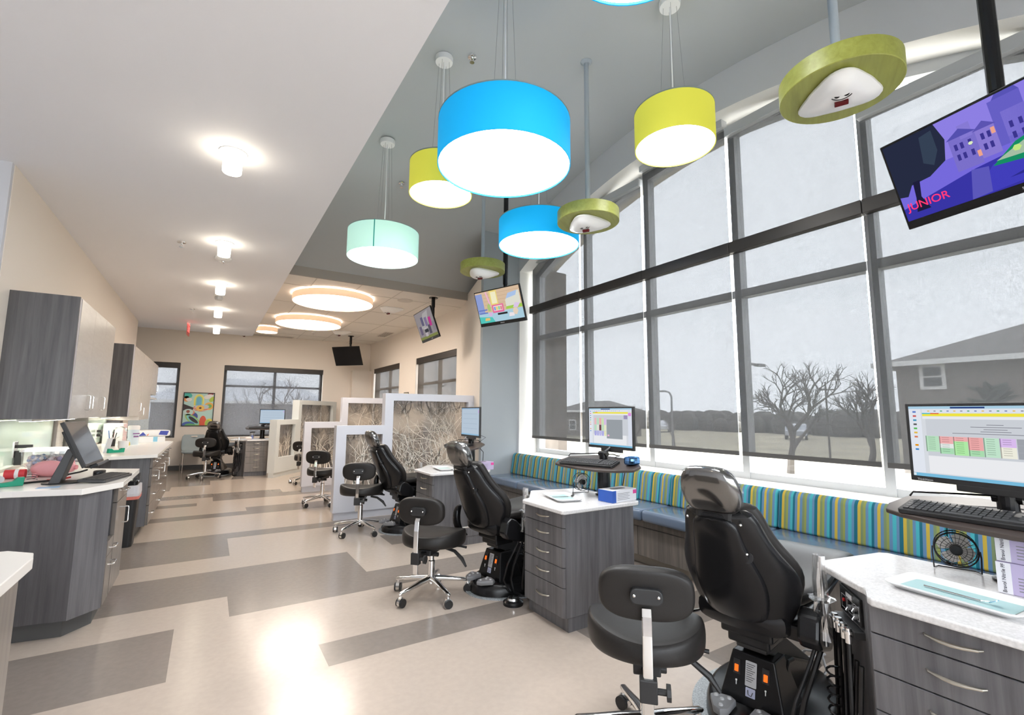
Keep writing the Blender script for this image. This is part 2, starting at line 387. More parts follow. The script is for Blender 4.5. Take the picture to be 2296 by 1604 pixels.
mb = MB(); mb.box(-1.262, -1.22, 6.64, 7.62, 0, 1.21); struct(mb.build('trim_6', mat('grey_green_panel', (.10, .10, .085), .5)))
# ---- big window: frame, panes
win = bpy.data.objects.new('window_1', None); COL.objects.link(win); struct(win); win['label'] = 'tall arched window wall above the striped bench'
MY = [5.45, 4.43, 3.42, 2.40, 1.38, .36]
mb = MB()
for y in MY+[.13]:
    mb.box(XG-.04, XG+.06, y-.03, y+.03, ZS, az_(y)-.02)
for z0, z1 in ((ZS, ZS+.055), (2.335, 2.405)): mb.box(XG-.035, XG+.055, Y0, Y1, z0, z1)
for a, b in zip(ya, ya[1:]):
    p = lambda x, y, d: (x, y, az_(y)-d)
    mb.add([p(XG-.04, a, .09), p(XG-.04, b, .09), p(XG-.04, b, 0), p(XG-.04, a, 0), p(XG+.06, a, .09), p(XG+.06, b, .09)], [[0, 1, 2, 3], [0, 4, 5, 1]])
mb.build('window_frame', K['alup'], win)
for k in range(5):
    y1, y0 = MY[k]-.03, MY[k+1]+.03
    mb = MB(); mb.box(XG+.008, XG+.012, y0, y1, ZS+.055, 2.335); mb.build('glass_pane', K['glass'], win)
    mb = MB(); q = [y0+(y1-y0)*i/8 for i in range(9)]
    mb.prism([(y0, 2.405), (y1, 2.405)]+[(y, az_(y)-.09) for y in q[::-1]], XG+.008, XG+.012, ax='x'); mb.build('glass_pane', K['glass'], win)
# ---- windows at the back
def small_window(name, axis, a, b, z0, z1, pos, cols, zt, out):
    w_ = bpy.data.objects.new(name, None); COL.objects.link(w_); struct(w_)
    bx = (lambda m, u0, u1, d0, d1, q0, q1: m.box(u0, u1, pos+d0*out, pos+d1*out, q0, q1) if axis == 'x' else m.box(pos+d0*out, pos+d1*out, u0, u1, q0, q1))
    def bb(m, u0, u1, d0, d1, q0, q1):
        lo, hi = sorted((pos+d0*out, pos+d1*out))
        return m.box(u0, u1, lo, hi, q0, q1) if axis == 'x' else m.box(lo, hi, u0, u1, q0, q1)
    m = MB()
    for u in cols: bb(m, u-.03, u+.03, .10, .16, z0, z1)
    for z in (z0, zt, z1-.05): bb(m, a, b, .105, .155, z, z+.05)
    m.build('window_frame', K['bronze'], w_)
    m = MB(); bb(m, a, b, .128, .132, z0, z1); m.build('glass_pane', K['glass'], w_)
    return w_
small_window('window_2', 'x', FX[0][0], FX[0][1], FZ0, FZ1, YF, [FX[0][0]+.03, FX[0][1]-.03], 1.86, 1)
small_window('window_3', 'x', FX[1][0], FX[1][1], FZ0, FZ1, YF, [FX[1][0]+.03, 1.32, FX[1][1]-.03], 1.86, 1)
small_window('window_4', 'y', WY[0][0], WY[0][1], ZW0, ZW1, 3.60, [WY[0][0]+.03, 8.45, WY[0][1]-.03], 1.86, 1)
small_window('window_5', 'y', WY[1][0], WY[1][1], ZW0, ZW1, 3.60, [WY[1][0]+.03, 11.45, WY[1][1]-.03], 1.86, 1)
add_win = bpy.data.objects.new('added_window', None); COL.objects.link(add_win); struct(add_win)  # unseen window added behind the viewer to let daylight in
mb = MB(); mb.box(-2.4, 3.3, -2.64, -2.58, .5, .56).box(-2.4, 3.3, -2.64, -2.58, 2.69, 2.75)
for x in (-2.37, -.95, .45, 1.85, 3.27): mb.box(x-.03, x+.03, -2.64, -2.58, .5, 2.75)
mb.build('window_frame', K['alup'], add_win); MB().box(-2.4, 3.3, -2.613, -2.609, .5, 2.75).build('glass_pane', K['glass'], add_win)
# ---- roller shades
BAY = ['leftmost bay, next to the blue-grey pier', 'second bay from the left', 'middle bay', 'fourth bay from the left', 'rightmost bay, behind the big television']
SY = [5.45, 4.40, 3.375, 2.37, 1.36, .35]; UC = [3.41, 3.76, 3.90, 3.79, 3.40]; XS = 3.80
for k in range(5):
    y1, y0 = SY[k]-.012, SY[k+1]+.022
    t = thing('roller_shade', 'lower grey mesh roller shade under the black fascia, %s' % BAY[k], 'roller shade', (XS, (y0+y1)/2, .96), group='lower window shades')
    c = (y0+y1)/2
    MB().box(-.05, .02, SY[k+1]-c+.002, SY[k]-c-.002, 1.745, 1.845).build('fascia', K['bronze'], t, bev=.003)
    MB().box(-.001, .001, y0-c, y1-c, .03, 1.75).build('fabric', K['shade'], t)
    MB().box(-.005, .005, y0-c, y1-c, 0, .035).build('hem_bar', K['hem'], t)
    MB().tube([(-.012, y0-c-.012, 1.74), (-.012, y0-c-.012, .05), (-.012, y0-c-.012, -.06), (-.012, y0-c-.004, -.07)], .0022, 5).build('chain', K['wplast'], t)
    z0 = UC[k]
    t = thing('roller_shade', 'upper grey mesh roller shade below the arch, %s' % BAY[k], 'roller shade', (XS, c, 2.805), group='upper window shades')
    MB().box(-.05, .03, SY[k+1]-c+.01, SY[k]-c-.01, z0-2.805, z0-2.805+.085).build('cassette', K['alup'], t, bev=.003)
    MB().box(-.001, .001, y0-c, y1-c, 0, z0-2.80).build('fabric', K['shade'], t)
def back_shade(axis, a, b, z0, z1, pos, out, label, m='shade2'):
    c = (a+b)/2
    t = thing('roller_shade', label, 'roller shade', (c, pos+.04*out, z0+.02) if axis == 'x' else (pos+.04*out, c, z0+.02), 0 if axis == 'x' else PI/2, 'back window shades')
    h = z1-z0; L = (b-a)/2
    MB().box(-L+.01, L-.01, -.04, .03, h-.14, h-.025).build('fascia', K['bronze'], t, bev=.003)
    MB().box(-L+.04, L-.04, -.001, .001, .01, h-.12).build('fabric', K[m], t)
    MB().box(-L+.04, L-.04, -.006, .006, -.015, .015).build('hem_bar', K['hem'], t)
back_shade('x', *FX[0], FZ0, FZ1, YF, 1, 'mesh shade in the narrow window left of the framed picture')
back_shade('x', *FX[1], FZ0, FZ1, YF, 1, 'wide mesh shade in the window right of the framed picture')
back_shade('y', *WY[0], ZW0, ZW1, 3.60, 1, 'mesh shade coloured dark for the dim view outside, right wall window nearest the slanted wall', 'shade_darkened')
back_shade('y', *WY[1], ZW0, ZW1, 3.60, 1, 'mesh shade coloured dark for the dim view outside, right wall window nearest the far corner', 'shade_darkened')
# ------------------------------------------------------------------ outdoors
mb = MB(); mb.box(4.2, 160, -60, 160, -.85, -.8); mb.box(-60, 4.2, 13.2, 160, -.85, -.8); mb.box(-60, 4.2, -60, -2.8, -.85, -.8)
struct(mb.build('ground', mat('dry_lawn', (.34, .31, .22), .9, var=.25, vscale=.3)))
mb = MB(); mb.box(4.2, 11, -12, 60, -.80, -.78); mb.box(-30, 4.2, 13.2, 30, -.80, -.78); mb.box(-20, 4.2, -14, -2.9, -.80, -.78); struct(mb.build('pavement', mat('pale_concrete', (.70, .68, .64), .9, var=.08, vscale=2)))
def ez(y): return 4.26-.07*(y-2.8)**2
mb = MB(); yy = [-2.2+10.2*k/40 for k in range(41)]
for a, b in zip(yy, yy[1:]):
    mb.prism([(4.05, a), (4.6, a), (4.6, b), (4.05, b)], 0, .1)
    for i in range(8):
        q = mb.v[len(mb.v)-8+i]; q.z += ez(q.y)
mb.use(mat('cream_eave_boards', (.70, .64, .52), .6)); struct(mb.build('eave'))
mb = MB(); mb.box(3.8, 4.75, 5.85, 7.2, -.8, ez(6.4)+.2); struct(mb.build('outer_pier', mat('brown_brick', (.16, .13, .105), .8, var=.2, vscale=6)))
mb = MB()
for a, b in zip(ya, ya[1:]): mb.poly([(4.06, a, az_(a)-.0), (4.06, b, az_(b)), (4.06, b, 4.9), (4.06, a, 4.9)])
mb.poly([(4.06, -2.6, -.8), (4.06, Y0, -.8), (4.06, Y0, 4.9), (4.06, -2.6, 4.9)]); mb.poly([(4.06, Y0, -.8), (4.06, 5.9, -.8), (4.06, 5.9, ZS-.02), (4.06, Y0, ZS-.02)]); mb.poly([(4.06, Y1, ZS-.02), (4.06, 5.9, ZS-.02), (4.06, 5.9, 4.9), (4.06, Y1, 4.9)])
struct(mb.build('wall_outer', paint((.5, .45, .38))))
def house(name, label, loc, rz, L, D, H, R, wallc, roofc, wins):
    t = thing(name, label, 'house', loc, rz)
    MB().box(0, L, 0, D, 0, H).build('walls', wallc, t)
    e = .5; mb = MB()
    mb.add([(-e, -e, H), (L+e, -e, H), (L+e, D+e, H), (-e, D+e, H), (D*.32, D/2, H+R), (L-D*.32, D/2, H+R)], [[0, 1, 5, 4], [1, 2, 5], [2, 3, 4, 5], [3, 0, 4], [0, 3, 2, 1]])
    mb.build('roof', roofc, t)
    MB().box(-e, L+e, -e-.12, -e, H-.12, H+.06).box(-e-.12, -e, -e, D+e, H-.12, H+.06).build('gutter', K['wplast'], t)
    for x, z, ww, hh in wins:
        f = MB().box(x-.12, x+ww+.12, -.08, 0.02, z-.12, z+hh+.12).build('window_frame', K['wplast'], t)
        MB().box(x, x+ww, -.10, -.07, z, z+hh/2-.03).box(x, x+ww, -.10, -.07, z+hh/2+.03, z+hh).build('pane', K['dgrey'], f)
    return t
brick = mat('grey_brown_brick', (.21, .185, .165), .85, var=.15, vscale=9); shing = mat('grey_shingles', (.14, .135, .13), .9, var=.2, vscale=4)
house('brick_house', 'large grey brick house with hipped shingle roof seen through the right shades', (22, 7.3, -.8), -PI/2, 18, 9, 4.05, 1.7, brick, shing, [(.83, 3.18, .5, .68), (5.5, 3.1, .6, .8)])
house('low_house', 'small low house with a hipped roof beyond the leftmost window bay', (30, 38.4, -.8), -PI/2, 6.5, 5, 2.35, 1.0, brick, shing, [(2, .6, .8, .8)])
house('pale_house', 'low building with a pale roof beyond the wide back window', (-3, 36, -.8), 0, 10, 7, 2.7, 1.7, brick, mat('frosted_roof', (.62, .65, .70), .9), [(2, .9, 1.2, 1.1), (6, .9, 1.2, 1.1)])
bark = mat('grey_bark', (.11, .095, .085), .9)
def bare_tree(name, label, loc, H, spread, seed, group=None):
    rnd = random.Random(seed); mb = MB(); Z_ = Vector((0, 0, 1))
    def grow(p, d, L, r, lev):
        n_ = 3 if lev < 3 else 2; pts = [p]
        for k in range(n_):
            d = (d+Vector((rnd.uniform(-1, 1), rnd.uniform(-1, 1), rnd.uniform(-.3, .6)))*.16).normalized(); pts.append(pts[-1]+d*(L/n_))
        mb.tube(pts, [r*(1-.45*k/n_) for k in range(n_+1)], 5 if lev < 2 else 3)
        if lev >= 5: return
        for k in range(4 if lev < 3 else 3):
            t_ = pts[-1] if k < 2 else pts[0].lerp(pts[-1], rnd.uniform(.45, .9))
            a_ = rnd.uniform(0, 2*PI); e = d.orthogonal().normalized(); f = d.cross(e)
            nd = (d+(e*math.cos(a_)+f*math.sin(a_))*rnd.uniform(.5, 1.0)*spread+Z_*.10).normalized()
            grow(t_, nd, L*rnd.uniform(.58, .74), r*.60, lev+1)
    grow(Vector((0, 0, 0)), Z_, H*.30, H*.026, 0)
    o = mb.build(name, bark, loc=loc); return tag(o, label, 'tree', group)
bare_tree('bare_tree', 'large leafless spreading tree beyond the fourth window bay', (18, 9.35, -.8), 5.3, 1.0, 4)
bare_tree('bare_tree', 'leafless tree at the left of the wide street scene, behind the second bay', (25, 23.2, -.8), 3.6, .9, 8)
bare_tree('bare_tree', 'leafless tree by the lamp post behind the middle bay', (26, 20.9, -.8), 3.2, .9, 11)
bare_tree('bare_tree', 'leafless tree close to the corner of the large brick house', (24, 9.1, -.8), 5.4, .8, 15)
bare_tree('bare_tree', 'leafless tree outside, left of the middle monitor stand', (26, 34.5, -.8), 3.8, .9, 21)
bare_tree('bare_tree', 'leafless tree beyond the wide back window', (2.6, 23, -.8), 4.6, 1.0, 31)
pine = mat('dark_pine_needles', (.03, .05, .035), .9, var=.3, vscale=5)
mb = MB(); rnd = random.Random(3)
for k in range(90):
    a = rnd.uniform(0, 2*PI); h = rnd.uniform(.3, 2.6); r = 1.3*(1-h/3.2)+.15
    mb.cyl((0, 0, h), (r*math.cos(a), r*math.sin(a), h+.25), .16, .03, 4)
tag(mb.build('pine_tree', pine, loc=(18, 3.93, -.6)), 'small dark evergreen in front of the brick house', 'tree')
mb = MB(); rnd = random.Random(6)
for k in range(700):
    x = 54+rnd.uniform(0, 12); y = -18+k*.2; s_ = rnd.uniform(1.2, 2.3)
    mb.sphere((x, y, s_*.5-.9), s_*.75, 7)
tag(mb.build('tree_line', mat('winter_thicket', (.085, .078, .07), .95, var=.35, vscale=1.5)), 'dark band of winter trees along the horizon outside', 'trees')['kind'] = 'stuff'
def lamp_post(loc, h, label, rz):
    t = thing('street_lamp', label, 'street lamp', loc, rz)
    MB().tube([(0, 0, 0), (0, 0, h*.9), (.15, 0, h*.97), (.5, 0, h), (1.1, 0, h)], .06, 6).build('pole', K['mgrey'], t)
    MB().box(1.05, 1.6, -.12, .12, h-.08, h+.04).build('lamp_head', K['mgrey'], t)
lamp_post((25, 20.2, -.8), 3.6, 'street lamp with a short arm outside the middle bay', PI/2)
lamp_post((20, 12.2, -.8), 4.4, 'tall street lamp with its arm reaching left, left of the big bare tree', 0)
t = thing('utility_pole', 'thin wooden utility pole right of the big bare tree', 'pole', (25, 11.13, -.8))
MB().cyl((0, 0, 0), (0, 0, 3.7), .05, .04, 8).build('pole', bark, t); MB().box(-.03, .03, -.35, .35, 3.3, 3.36).build('crossarm', bark, t)
def car(loc, rz, c, label):
    t = thing('car', label, 'car', loc, rz)
    MB().prism([(-2.1, .35), (-2.1, .75), (-1.6, .85), (-1.0, 1.3), (.5, 1.35), (1.15, .9), (2.0, .75), (2.15, .4)], -.8, .8, 'y').build('body', paint(c, .25), t, bev=.05)
    MB().prism([(-1.4, .9), (-.95, 1.25), (.45, 1.3), (1.0, .92)], -.82, .82, 'y').build('windows', K['bplast'], t)
    for x in (-1.3, 1.3):
        for y in (-.75, .75): MB().cyl((x, y-.1, .33), (x, y+.1, .33), .33, n=14).build('wheel', K['bmatte'], t)
car((44, 22.2, -.8), .45, (.42, .45, .5), 'parked silver car below the big bare tree')
car((46, 38.5, -.8), .6, (.65, .67, .7), 'pale parked car far outside the middle bay')
car((35, 44.5, -.8), .9, (.45, .47, .5), 'parked car outside the leftmost window bay')
# ------------------------------------------------------------------ bench
t = thing('bench_base', 'long grey laminate bench base below the blue cushions', 'bench', (3.6, 2.5, 0))
MB().box(-.29, 0, -3.2, 3.02, 0, .085).build('plinth', mat('bench_plinth', (.42, .38, .33), .4), t)
MB().box(-.36, 0, -3.2, 3.02, .085, .40).build('body', K['lamw_glare'], t)
MB().box(-.375, -.36, -3.2, 3.02, .335, .40).build('rail', K['lamw_glare'], t, bev=.002)
yb = -3.2
while yb < 2.9:
    y2 = min(yb+.53, 3.02); MB().box(-.375, -.36, yb+.003, y2-.003, .09, .328).build('door', K['lamw_glare'], t, bev=.002); yb = y2
BY = [5.50, 4.80, 3.84, 2.88, 1.93, 1.00, .05, -.70]
PL = ['against the blue-grey pier', 'second from the pier', 'third from the pier', 'fourth from the pier', 'behind the nearest dental chair', 'behind the nearest wire fan', 'below the nearest keyboard tray']
for k in range(7):
    a, b = BY[k+1]+.004, BY[k]-.004; c = (a+b)/2
    o = MB().box(-.24, .24, a-c, b-c, 0, .095).build('seat_cushion', K['blue'], bev=.028, seg=4, smooth=True, loc=(3.36, c, .402))
    tag(o, 'blue vinyl seat cushion of the long bench, %s' % PL[k], 'cushion', 'blue bench seat cushions')
    mb = MB().prism([(3.475, .497), (3.595, .497), (3.61, .755), (3.545, .765), (3.515, .74)], a, b, 'y')
    o = mb.build('back_cushion', K['stripe'], bev=.018, seg=3, smooth=True)
    tag(o, 'striped back cushion in blue, olive and yellow, %s' % PL[k], 'cushion', 'striped bench back cushions')
# ------------------------------------------------------------------ partitions
def branches(mb, x0, x1, z0, z1, y, seed, up, n, side, wide=.011, reach=1.0):
    rnd = random.Random(seed)
    def seg_(p, q, w0, w1):
        d = Vector((q[0]-p[0], q[1]-p[1])); L = d.length
        if L < 1e-4: return
        nx, nz = -d.y/L, d.x/L
        pts = [(p[0]+nx*w0, p[1]+nz*w0), (q[0]+nx*w1, q[1]+nz*w1), (q[0]-nx*w1, q[1]-nz*w1), (p[0]-nx*w0, p[1]-nz*w0)]
        pts = [(min(max(a, x0), x1), min(max(b, z0), z1)) for a, b in pts]
        mb.poly([(a, y, b) for a, b in pts])
    def grow(p, a, L, w_, lev):
        for k in range(rnd.choice((2, 3))):
            q = (p[0]+math.sin(a)*L*.5, p[1]+math.cos(a)*L*.5*(1 if up else -1))
            if not (x0 < q[0] < x1 and z0 < q[1] < z1): return
            seg_(p, q, w_, w_*.88); p = q; w_ *= .88; a += rnd.uniform(-.34, .34)
            if lev < 3 and rnd.random() < .8: grow(p, a+rnd.choice((-1, 1))*rnd.uniform(.4, .9), L*.75, w_*.65, lev+1)
    H = z1-z0
    for k in range(n):
        x = x0+(x1-x0)*(k+rnd.random())/n
        grow((x, z0 if up else z1), rnd.uniform(-.35, .35), H*.30*reach*rnd.uniform(.7, 1.2), wide*rnd.uniform(.6, 1.1), 0)
def partition(name, label, loc, rz, w0, w1, m, thick, low, tall, seed):
    t = thing(name, label, 'partition', loc, rz, 'half height screens with branch panels')
    W = w0+w1; hl, ht = 1.13, 1.545
    mb = MB().box(.015, W-.005, .02, thick-.02, 0, .09); mb.build('plinth', m, t)
    # frame with two openings, one mesh
    mb = MB()
    def bx(a, b, c, d): mb.box(a, b, 0, thick, c, d)
    (a0, a1, az0, az1), (b0, b1, bz0, bz1) = low, tall
    bx(0, a0, .09, hl); bx(a0, a1, .09, az0); bx(a0, a1, az1, hl); bx(a1, w0, .09, hl)
    bx(w0, b0, .09, ht); bx(b0, b1, .09, bz0); bx(b0, b1, bz1, ht); bx(b1, W, .09, ht)
    mb.build('frame', m, t)
    for i, (x0, x1, z0, z1) in enumerate((low, tall)):
        mb = MB().use(K['resin']).box(x0, x1, thick*.5-.005, thick*.5+.005, z0, z1)
        area = x1-x0
        mb.use(K['branch'])
        branches(mb, x0, x1, z0, z1, thick*.5-.0065, seed+i, True, int(9*area/.5)+1, -1, .0095, 1.3)
        branches(mb, x0, x1, z0, z1, thick*.5+.0065, seed+i+9, True, int(7*area/.5), 1, .009, 1.1)
        mb.use(K['dbranch'])
        branches(mb, x0, x1, z0, z1, thick*.5-.007, seed+i+20, False, int(14*area/.5), -1, .006, .32)
        mb.build('panel', None, t)
partition('partition_screen', 'nearest stepped lavender screen, its tall end at the slanted wall', (1.33, 6.06, 0), 0, .59, 1.29, K['lav'], .13, (.12, .57, .36, 1.02), (.70, 1.79, .28, 1.45), 1)
partition('partition_screen', 'middle stepped lavender screen, behind the second row of stools', (1.34, 8.41, 0), 0, .58, 1.60, K['lav'], .13, (.11, .53, .37, 1.03), (.68, 2.08, .30, 1.45), 5)
partition('partition_screen', 'farthest screen, pale mint and set at an angle', (1.16, 10.49, 0), math.radians(53), .80, 1.80, K['mintp'], .15, (.12, .70, .38, 1.03), (.92, 2.42, .34, 1.45), 9)
# ------------------------------------------------------------------ lights
def pendant(label, x, y, z, D, H, m, can=True):
    t = thing('drum_pendant', label, 'pendant light', (x, y, z), group='drum pendants')
    r = D/2; top = vz(y)-z
    MB().lathe([(r, 0), (r, H), (r-.006, H), (r-.006, 0)], 48).build('shade', m, t, smooth=True)
    MB().lathe([(.001, .012), (r-.007, .012), (r-.007, .022), (.001, .022)], 48).build('diffuser', K['diff'], t)
    MB().lathe([(r+.002, H-.006), (r+.002, H+.002), (r-.008, H+.002), (r-.008, H-.006)], 48).build('rim', paint((.25, .3, .3)), t)
    MB().lathe([(.001, H-.06), (r-.03, H-.06), (r-.03, H-.05), (.001, H-.05)], 32).build('added_uplight', K['uplight'], t)  # unseen glowing disc, added to throw light on the vault
    q = MB()
    for k in range(3): q.box(0, r-.005, -.006, .006, H-.02, H-.012, RZ(2*PI*k/3+.4))
    q.build('spider', K['alu'], t)
    MB().tube([(0, 0, H-.02), (.006, .004, H+.3*(top-H)), (0, 0, H+.7*(top-H)), (0, 0, top-.02)], .0055, 6).build('cord', K['wplast'], t)
    for k in range(4):
        a = PI/4+k*PI/2; MB().cyl((.09*math.cos(a), .09*math.sin(a), H-.015), (.045*math.cos(a), .045*math.sin(a), top-.03), .0012, n=5).build('cable', K['mgrey'], t)
    MB().lathe([(.001, top-.045), (.072, top-.045), (.076, top-.02), (.076, top+.0), (.001, top+.0)], 24).build('canopy', K['wplast'], t, smooth=True)
pendant('large bright blue drum pendant, biggest of the hanging lamps', 1.565, 2.58, 2.94, .89, .31, K['pblue'])
pendant('yellow drum pendant partly hidden behind the large blue one', 1.49, 3.46, 3.08, .515, .27, K['pyel'])
pendant('pale mint drum pendant with a dark seam', 1.38, 4.62, 2.845, .70, .27, K['pmint'])
pendant('smaller blue drum pendant behind the middle green ceiling disc', 2.55, 3.55, 2.885, .765, .245, K['pblue'])
pendant('yellow drum pendant in front of the arched windows', 2.63, 2.03, 3.16, .54, .265, K['pyel'])
pendant('drum pendant cut off by the top edge of the picture, above the right yellow one', 1.39, 1.21, 3.3, .70, .27, K['pblue'])
t = [o for o in COL.objects if o.get('label', '').startswith('pale mint drum')][0]
MB().box(-.005, .005, -.352, -.349, .002, .268, RZ(-.55)).build('seam', paint((.03, .42, .38)), t)
def act_light(label, x, y, D):
    t = thing('round_ceiling_light', label, 'ceiling light', (x, y, ZA-.12), group='round ceiling lights')
    r = D/2
    MB().lathe([(r, 0), (r, .10), (r-.008, .10), (r-.008, 0)], 56).build('band', K['shadecloth'], t, smooth=True)
    MB().lathe([(.001, .012), (r-.009, .012), (r-.009, .02), (.001, .02)], 56).build('diffuser', K['act'], t)
    q = MB()
    for k in range(4): q.cyl((.7*r*math.cos(k*1.571+.5), .7*r*math.sin(k*1.571+.5), .02), (.7*r*math.cos(k*1.571+.5), .7*r*math.sin(k*1.571+.5), .12), .01, n=8)
    q.build('hanger', K['alu'], t)
act_light('nearer of the two big round peach ceiling lights', 1.55, 7.72, 1.20)
act_light('farther of the two big round peach ceiling lights', 1.56, 9.98, 1.20)
act_light('small round ceiling light, its left side hidden by the white ceiling edge', .945, 11.4, .42)
for k, y in enumerate((3.49, 5.5, 7.37, 9.25, 11.25, 1.4)):  # last one is added out of view to light the near room
    t = thing('downlight', ['nearest visible glass downlight in the white ceiling row', 'second glass downlight, just before the white strobe', 'third glass downlight, between strobe and smoke detector', 'fourth glass downlight, just beyond the smoke detector', 'farthest glass downlight of the row, beside the exit sign', 'added out-of-view downlight that brightens the near ceiling'][k], 'downlight', (.02, y, ZC), group='row of glass downlights')
    MB().lathe([(.001, 0), (.082, 0), (.082, -.006), (.001, -.006)], 24).build('trim_ring', K['wplast'], t)
    MB().lathe([(.001, -.006), (.058, -.006), (.056, -.135), (.052, -.142), (.001, -.142)], 24).build('glass_cylinder', K['down'], t, smooth=True)
def sprinkler(label, p):
    t = thing('sprinkler', label, 'sprinkler', p, group='ceiling sprinklers')
    MB().lathe([(.001, 0), (.04, 0), (.036, -.008), (.012, -.012), (.012, -.022), (.001, -.022)], 16).build('escutcheon', K['chrome'], t)
    MB().box(-.012, -.008, -.002, .002, -.05, -.02).box(.008, .012, -.002, .002, -.05, -.02).lathe([(.001, -.05), (.02, -.05), (.02, -.053), (.001, -.053)], 12).build('deflector', K['chrome'], t)
sprinkler('sprinkler head in the white ceiling, left of the second downlight', (-.35, 5.72, ZC)); sprinkler('sprinkler head in the white ceiling, nearest the exit sign', (-.35, 9.48, ZC))
sprinkler('sprinkler head in the grey vault beside the left white canopy', (1.69, 3.33, vz(3.33))); sprinkler('sprinkler head in the grey vault near the mint pendant', (1.72, 5.14, vz(5.14)))
sprinkler('sprinkler head in the tiled ceiling before the far window', (1.92, 11.6, ZA))
t = thing('strobe_alarm', 'round white ceiling strobe with a clear dome', 'alarm', (.02, 6.06, ZC)); MB().lathe([(.001, 0), (.085, 0), (.085, -.02), (.06, -.04), (.001, -.04)], 24).build('housing', K['wplast'], t, smooth=True); MB().sphere((0, 0, -.045), .022).build('dome', K['chrome'], t, smooth=True)
t = thing('smoke_detector', 'small white smoke detector on the white ceiling', 'smoke detector', (.01, 8.1, ZC)); MB().lathe([(.001, 0), (.07, 0), (.07, -.025), (.001, -.025)], 20).build('base', K['wplast'], t); MB().lathe([(.05, -.025), (.055, -.05), (.045, -.075), (.001, -.075)], 20).build('sensor_cap', K['lgrey'], t, smooth=True)
t = thing('exit_sign', 'red lit exit sign hanging edge-on from the white ceiling', 'exit sign', (-.44, 10.9, ZC), math.radians(86))
MB().box(-.05, .05, -.02, .02, -.05, 0).build('canopy', K['wplast'], t); MB().box(-.15, .15, -.008, .008, -.27, -.05).build('panel', mixmat('exit_acrylic', 'gloss', .55, (1, .6, .6), .1, tcol=(1, .5, .5)), t)
text('lettering', 'EXIT', .15, K['exit'], t, T(0, -.009, -.16) @ FRONT); MB().box(-.15, .15, -.01, .01, -.062, -.05).build('light_bar', K['exit'], t)
for k, p in enumerate(((2.59, 7.35, ZA), (1.35, 11.44, ZA))):
    o = MB().lathe([(.001, 0), (.125, 0), (.125, -.006), (.11, -.012), (.001, -.012)], 28).build('ceiling_speaker', paint((.60, .56, .51)), loc=p)
    tag(o, ['round flush ceiling speaker beside the nearer round light', 'round flush ceiling speaker beyond the farther round light'][k], 'speaker', 'ceiling speakers')
def vent(label, p, rz, w_, n):
    t = thing('air_vent', label, 'vent', p, rz)
    MB().box(-w_, w_, -.10, .10, -.012, 0).build('frame', paint((.62, .58, .53)), t)
    q = MB()
    for k in range(n): y = -.07+.14*k/(n-1); q.box(-w_+.03, w_-.03, y-.009, y+.009, -.0135, -.006)
    q.build('slots', K['bmatte'], t)
vent('slotted air vent in the tiled ceiling by the right wall', (3.38, 10.9, ZA), PI/2, .35, 4)
vent('slim dark air slot in the tiled ceiling along the far wall', (1.15, 12.7, ZA), 0, .5, 2)
# white pod fixtures (a smiling dental lamp)
def pod_mesh(parent, s_, seed=0):
    # lobed three-cornered white hood hanging below z = 0
    rings = []
    for z, k in ((0, 1.0), (-.012, 1.03), (-.022, 1.0), (-.028, .92), (-.046, .80), (-.066, .60), (-.076, .40), (-.080, .15)):
        ring = []
        for i in range(48):
            a = 2*PI*i/48
            r = .165*(1+.16*math.cos(3*(a-PI))+.03*math.cos(6*(a-PI)))*k
            off = -.06*(z/-.08)
            ring.append(Vector((r*math.cos(a)*1.0+off, r*math.sin(a)*.95, z))*s_)
        rings.append(ring)
    MB().loft(rings).build('hood', K['wplast'], parent, smooth=True)
    f = Matrix.Scale(s_, 4) @ T(-.098, 0, -.064) @ RY(math.radians(24))
    q = MB(); q.lathe([(.001, -.012), (.024, -.012), (.046, -.006), (.046, .01), (.001, .01)], 24, sx=.72); q.xf(f); q.build('lens_plate', K['wplast'], parent, smooth=True)
    q = MB()
    for y in (-.014, .014): q.cyl((-.004, y*1.3, -.0155), (-.004, y*1.3, -.004), .0115, n=14)
    q.xf(f); q.build('lens', K['bplast'], parent)
    q = MB(); q.tube([(-.004+.026*math.cos(a), .042*math.sin(a), -.0105) for a in [(-1.2+2.4*i/10) for i in range(11)]], .0028, 5); q.xf(f); q.build('slot', K['bmatte'], parent)
    q = MB(); q.box(.034, .055, -.028, .028, -.016, .006); q.xf(f); q.build('sensor_window', paint((.10, .005, .008), .15), parent, bev=.003)
def green_disc(label, x, y, z, D, rz):
    t = thing('hanging_dental_light', label, 'dental light', (x, y, z), rz, 'green disc dental lights')
    r = D/2; top = vz(y)-z
    MB().lathe([(.001, .0), (r-.003, 0), (r, .003), (r, .094), (r-.003, .097), (.001, .097)], 56).build('wood_disc', K['green'], t, smooth=True)
    MB().cyl((0, 0, .097), (0, 0, top), .021, n=16).build('ceiling_pole', paint((.36, .40, .44)), t, smooth=True)
    MB().lathe([(.001, top-.02), (.03, top-.02), (.05, top-.004), (.05, top), (.001, top)], 20).build('ceiling_flange', paint((.36, .40, .44)), t)
    pod_mesh(t, 1.0)
green_disc('nearest green disc dental light, beside the big television', 2.49, .955, 2.865, .51, .45)
green_disc('middle green disc dental light, in front of the small blue pendant', 2.56, 2.86, 2.88, .51, .55)
green_disc('farthest green disc dental light, above the second television', 2.53, 4.62, 2.895, .51, .6)
for k, (p, rz) in enumerate((((2.60, 8.09, ZA), .5), ((2.44, 11.1, ZA), .5), ((.60, 12.75, ZA), 1.2))):
    t = thing('ceiling_dental_light', ['white pod dental light flush on the tiled ceiling, nearest', 'white pod dental light just beyond the farther round light', 'white pod dental light over the far left corner seat'][k], 'dental light', p, rz, 'white pods on the tiled ceiling')
    pod_mesh(t, .8 if k == 2 else 1.15)
